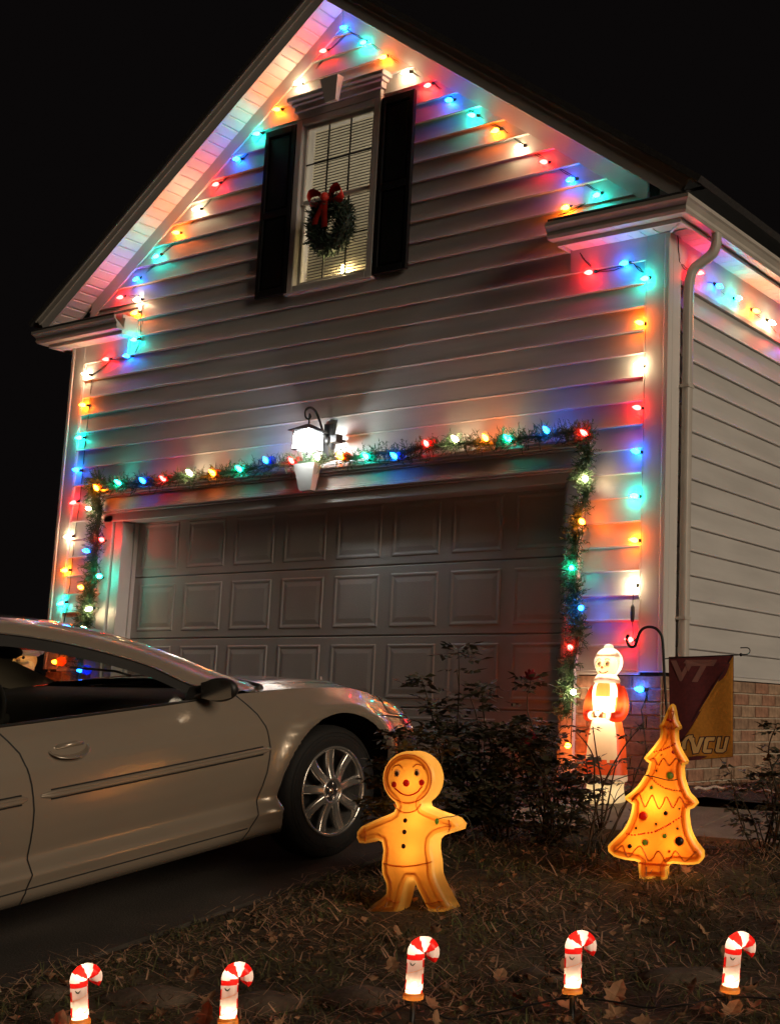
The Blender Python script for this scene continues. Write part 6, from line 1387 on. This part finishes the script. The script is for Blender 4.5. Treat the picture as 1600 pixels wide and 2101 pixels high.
# roof skin, windscreen and rear window between the two rails
def across(i, crown, n=13):
    a = rc[i]; out = []
    for u in np.linspace(0, 1, n):
        x = a.x + (-CWd - 2 * a.x) * u; k = 1 - (2 * u - 1) ** 2; out.append((x, a.y + (.16 if i < 22 else (-.10 if i > 34 else 0)) * k * (1 if i < 22 else 1), a.z + crown * k))
    return out
iw = 20; ir = 33
mb = MB(); mb.grid([across(i, .03) for i in range(0, iw)], True); mb.build('windscreen', M['carglass'], car)
rr_ = []
for i in range(iw - 1, ir + 1):
    k = (i - iw + 1) / (ir + 1 - iw); r = []
    for j, u in enumerate(np.linspace(0, 1, 13)):
        a = rc[i]; kk = 1 - (2 * u - 1) ** 2; x = a.x + (-CWd - 2 * a.x) * u; r.append((x, a.y + (.16 * (1 - k) ** 1 - .10 * k) * kk, a.z + .03 * kk))
    rr_.append(r)
mb = MB(); mb.grid(rr_, True); mb.build('roof', M['paint'], car)
mb = MB(); mb.grid([across(i, .03) if i > ir + 1 else rr_[-1] for i in range(ir, len(rc))], True); mb.build('rear_window', M['carglass'], car)
mb = MB(); mb.tube(across(0, .03), .02, 6); mb.build('wiper_cowl', M['blackp'], car)
mb = MB(); 
for x0 in (-.55, -1.15): mb.tube([(x0, -.30, .935), (x0 - .05, -.36, .965), (x0 - .42, -.36, .985)], .007, 5)
bsplit(mb, 'wiper', M['blackp'], car)
# underbody, firewall, wheel wells
mb = MB(); mb.box(-CWd + .22, -.22, -3.6, .70, .17, .42); mb.box(-CWd + .12, -.12, -2.35, -.42, .2, .36); mb.box(-CWd + .1, -.1, -3.35, -3.30, .3, .88); mb.box(-CWd + .12, -.12, -.52, -.50, .3, .86)
mb.box(-CWd + .24, -.24, -.45, .75, .42, .62); mb.box(-CWd + .24, -.24, -3.6, -2.35, .42, .84); mb.build('underbody', M['gap'], car)
for cx in (.03, -2.74):
    for m_ in (0, 1):
        rows = []
        for t in np.linspace(-.25, PI + .25, 22):
            y, z = cx + .415 * math.cos(t), .33 + .395 * math.sin(t)
            rows.append([(x if not m_ else -CWd - x, y, z) for x in (-.035, -.29)])
        mb = MB(); mb.grid(rows, True); mb.build('wheel_well', M['gap'], car)
# wheels
def wheel():
    t = bpy.data.objects.new('wheel', None); COL.objects.link(t); t.parent = car
    Ry = Matrix.Rotation(PI / 2, 3, 'Y')   # local z axis of the lathe -> +x
    tyre = MB(); n = 48; prof = [(.222, -.19), (.29, -.20), (.318, -.185), (.326, -.15), (.327, -.06), (.320, -.025), (.300, -.008), (.262, -.002), (.232, -.006), (.221, -.014)]
    vs = []; 
    for r, h in prof:
        for k in range(n): vs.append((h, r * math.cos(2*PI*k/n), r * math.sin(2*PI*k/n)))
    tyre.add(vs, [(i*n+k, i*n+(k+1)%n, (i+1)*n+(k+1)%n, (i+1)*n+k) for i in range(len(prof)-1) for k in range(n)], True)
    for k in range(0, 2): tyre.tube([(-.0035 - k * .001, (.272 + .018 * k) * math.cos(a), (.272 + .018 * k) * math.sin(a)) for a in np.linspace(0, 2 * PI, 49)[:-1]], .0018, 4, closed=True)
    tyre.build('tyre', M['rubber'], t)
    rim = MB(); prof = [(.222, -.012), (.224, -.002), (.216, .000), (.208, -.006), (.203, -.02), (.198, -.10), (.195, -.18)]
    vs = [(h, r * math.cos(2*PI*k/n), r * math.sin(2*PI*k/n)) for r, h in prof for k in range(n)]
    rim.add(vs, [(i*n+k, i*n+(k+1)%n, (i+1)*n+(k+1)%n, (i+1)*n+k) for i in range(len(prof)-1) for k in range(n)], True); rim.build('rim', M['alloy'], t)
    sp_ = MB(); NS = 9
    for k in range(NS):
        a0 = 2 * PI * k / NS + .12; rows = []
        for r in np.linspace(.060, .206, 8):
            u = (r - .06) / .146; hw = .0190 + .005 * u; zc = -.016 - .018 * math.sin(PI * u) * .6 + .010 * (1 - u); row = []
            for q, d in ((-1, -.020), (-.94, -.002), (-.5, -.001), (0, -.0025), (.5, -.001), (.94, -.002), (1, -.020)):
                y_, z_ = q * hw, r; row.append((zc + d, z_ * math.cos(a0) - y_ * math.sin(a0), z_ * math.sin(a0) + y_ * math.cos(a0)))
            rows.append(row)
        sp_.grid(rows, True)
    hp = [(.075, -.045), (.072, -.014), (.064, -.007), (.054, -.009), (.050, -.026), (.0, -.026)]
    vs = [(h, max(r, .0005) * math.cos(2*PI*k/n), max(r, .0005) * math.sin(2*PI*k/n)) for r, h in hp for k in range(n)]
    sp_.add(vs, [(i*n+k, i*n+(k+1)%n, (i+1)*n+(k+1)%n, (i+1)*n+k) for i in range(len(hp)-1) for k in range(n)], True)
    sp_.build('spokes', M['alloy'], t)
    hc_ = MB(); hc_.add([(-.0245, .049 * math.cos(2*PI*k/24), .049 * math.sin(2*PI*k/24)) for k in range(24)], [tuple(range(24))]); hc_.build('hub_black_disc', M['gap'], t)  # flat black disc over the alloy floor makes the hub centre dark
    nb = MB()
    for k in range(5): a = 2 * PI * k / 5; nb.ball((-.020, .036 * math.cos(a), .036 * math.sin(a)), .0085, 8, 6)
    nb.ball((-.024, 0, 0), .018, 12, 8, (.6, 1, 1)); nb.build('wheel_nuts', M['chrome'], t)
    bd = MB(); vs = [(-.11 if i else -.075, (.001 if i else .14) * math.cos(2*PI*k/24), (.001 if i else .14) * math.sin(2*PI*k/24)) for i in (0, 1) for k in range(24)]
    bd.add(vs, [(k, (k+1) % 24, 24 + (k+1) % 24, 24 + k) for k in range(24)], False); bd.add([(-.075, .205 * math.cos(2*PI*k/24), .205 * math.sin(2*PI*k/24)) for k in range(24)], [tuple(range(24))])
    bd.v = [(x - .02, y, z) for x, y, z in bd.v]; bd.build('brake_disc', M['gap'], t)
    return t
w1 = wheel(); w1.location = (-.018, 0, .33)
for (x, y, fl) in ((-.018, -2.77, 0), (-CWd + .018, 0, 1), (-CWd + .018, -2.77, 1)):
    w2 = w1.copy(); COL.objects.link(w2); w2.parent = car; w2.location = (x, y, .33); w2.rotation_euler = (.3, 0, PI if fl else 0)
    for ch in w1.children: c = ch.copy(); COL.objects.link(c); c.parent = w2
# interior
mb = MB()
for x in (-.50, -1.29):
    mb.ball((x, -1.45, .50), 1, 14, 10, (.25, .26, .10)); mb.ball((x, -1.72, .78), 1, 14, 12, (.235, .085, .33)); mb.ball((x, -1.78, 1.12), 1, 12, 10, (.13, .055, .10))
mb.ball((-.9, -2.55, .50), 1, 14, 10, (.62, .26, .10)); mb.ball((-.9, -2.86, .78), 1, 14, 12, (.62, .10, .28))
mb.build('seat', M['dark'], car)
mb = MB(); mb.grid([[(x, y, z) for y, z in ((-.50, .90), (-.62, .905), (-.80, .90), (-.92, .86), (-.95, .74), (-.90, .55))] for x in np.linspace(-1.66, -.13, 12)], True); mb.build('dashboard', M['dash'], car)
mb = MB(); mb.tube([(-1.29 + .185 * math.cos(a), -1.08 + .05 * math.sin(a), .82 + .175 * math.sin(a)) for a in np.linspace(0, 2 * PI, 26)[:-1]], .014, 8, closed=True); mb.tube([(-1.29, -1.06, .82), (-1.29, -.90, .78)], .03, 8); mb.box(-1.45, -1.13, -1.09, -1.06, .80, .84); mb.build('steering_wheel', M['dark'], car)
mb = MB(); mb.ball((-.90, -1.17, 1.14), 1, 10, 8, (.11, .02, .03)); mb.build('rear_view_mirror', M['dark'], car)
# tail lamps and plate area are out of sight but belong to the car
for m_ in (1, -1):
    mb = MB(); x0 = -.20 if m_ == 1 else -CWd + .20; mb.ball((x0, -3.72, .74), 1, 12, 8, (.12, .07, .07)); mb.build('tail_lamp', M['rose'], car)
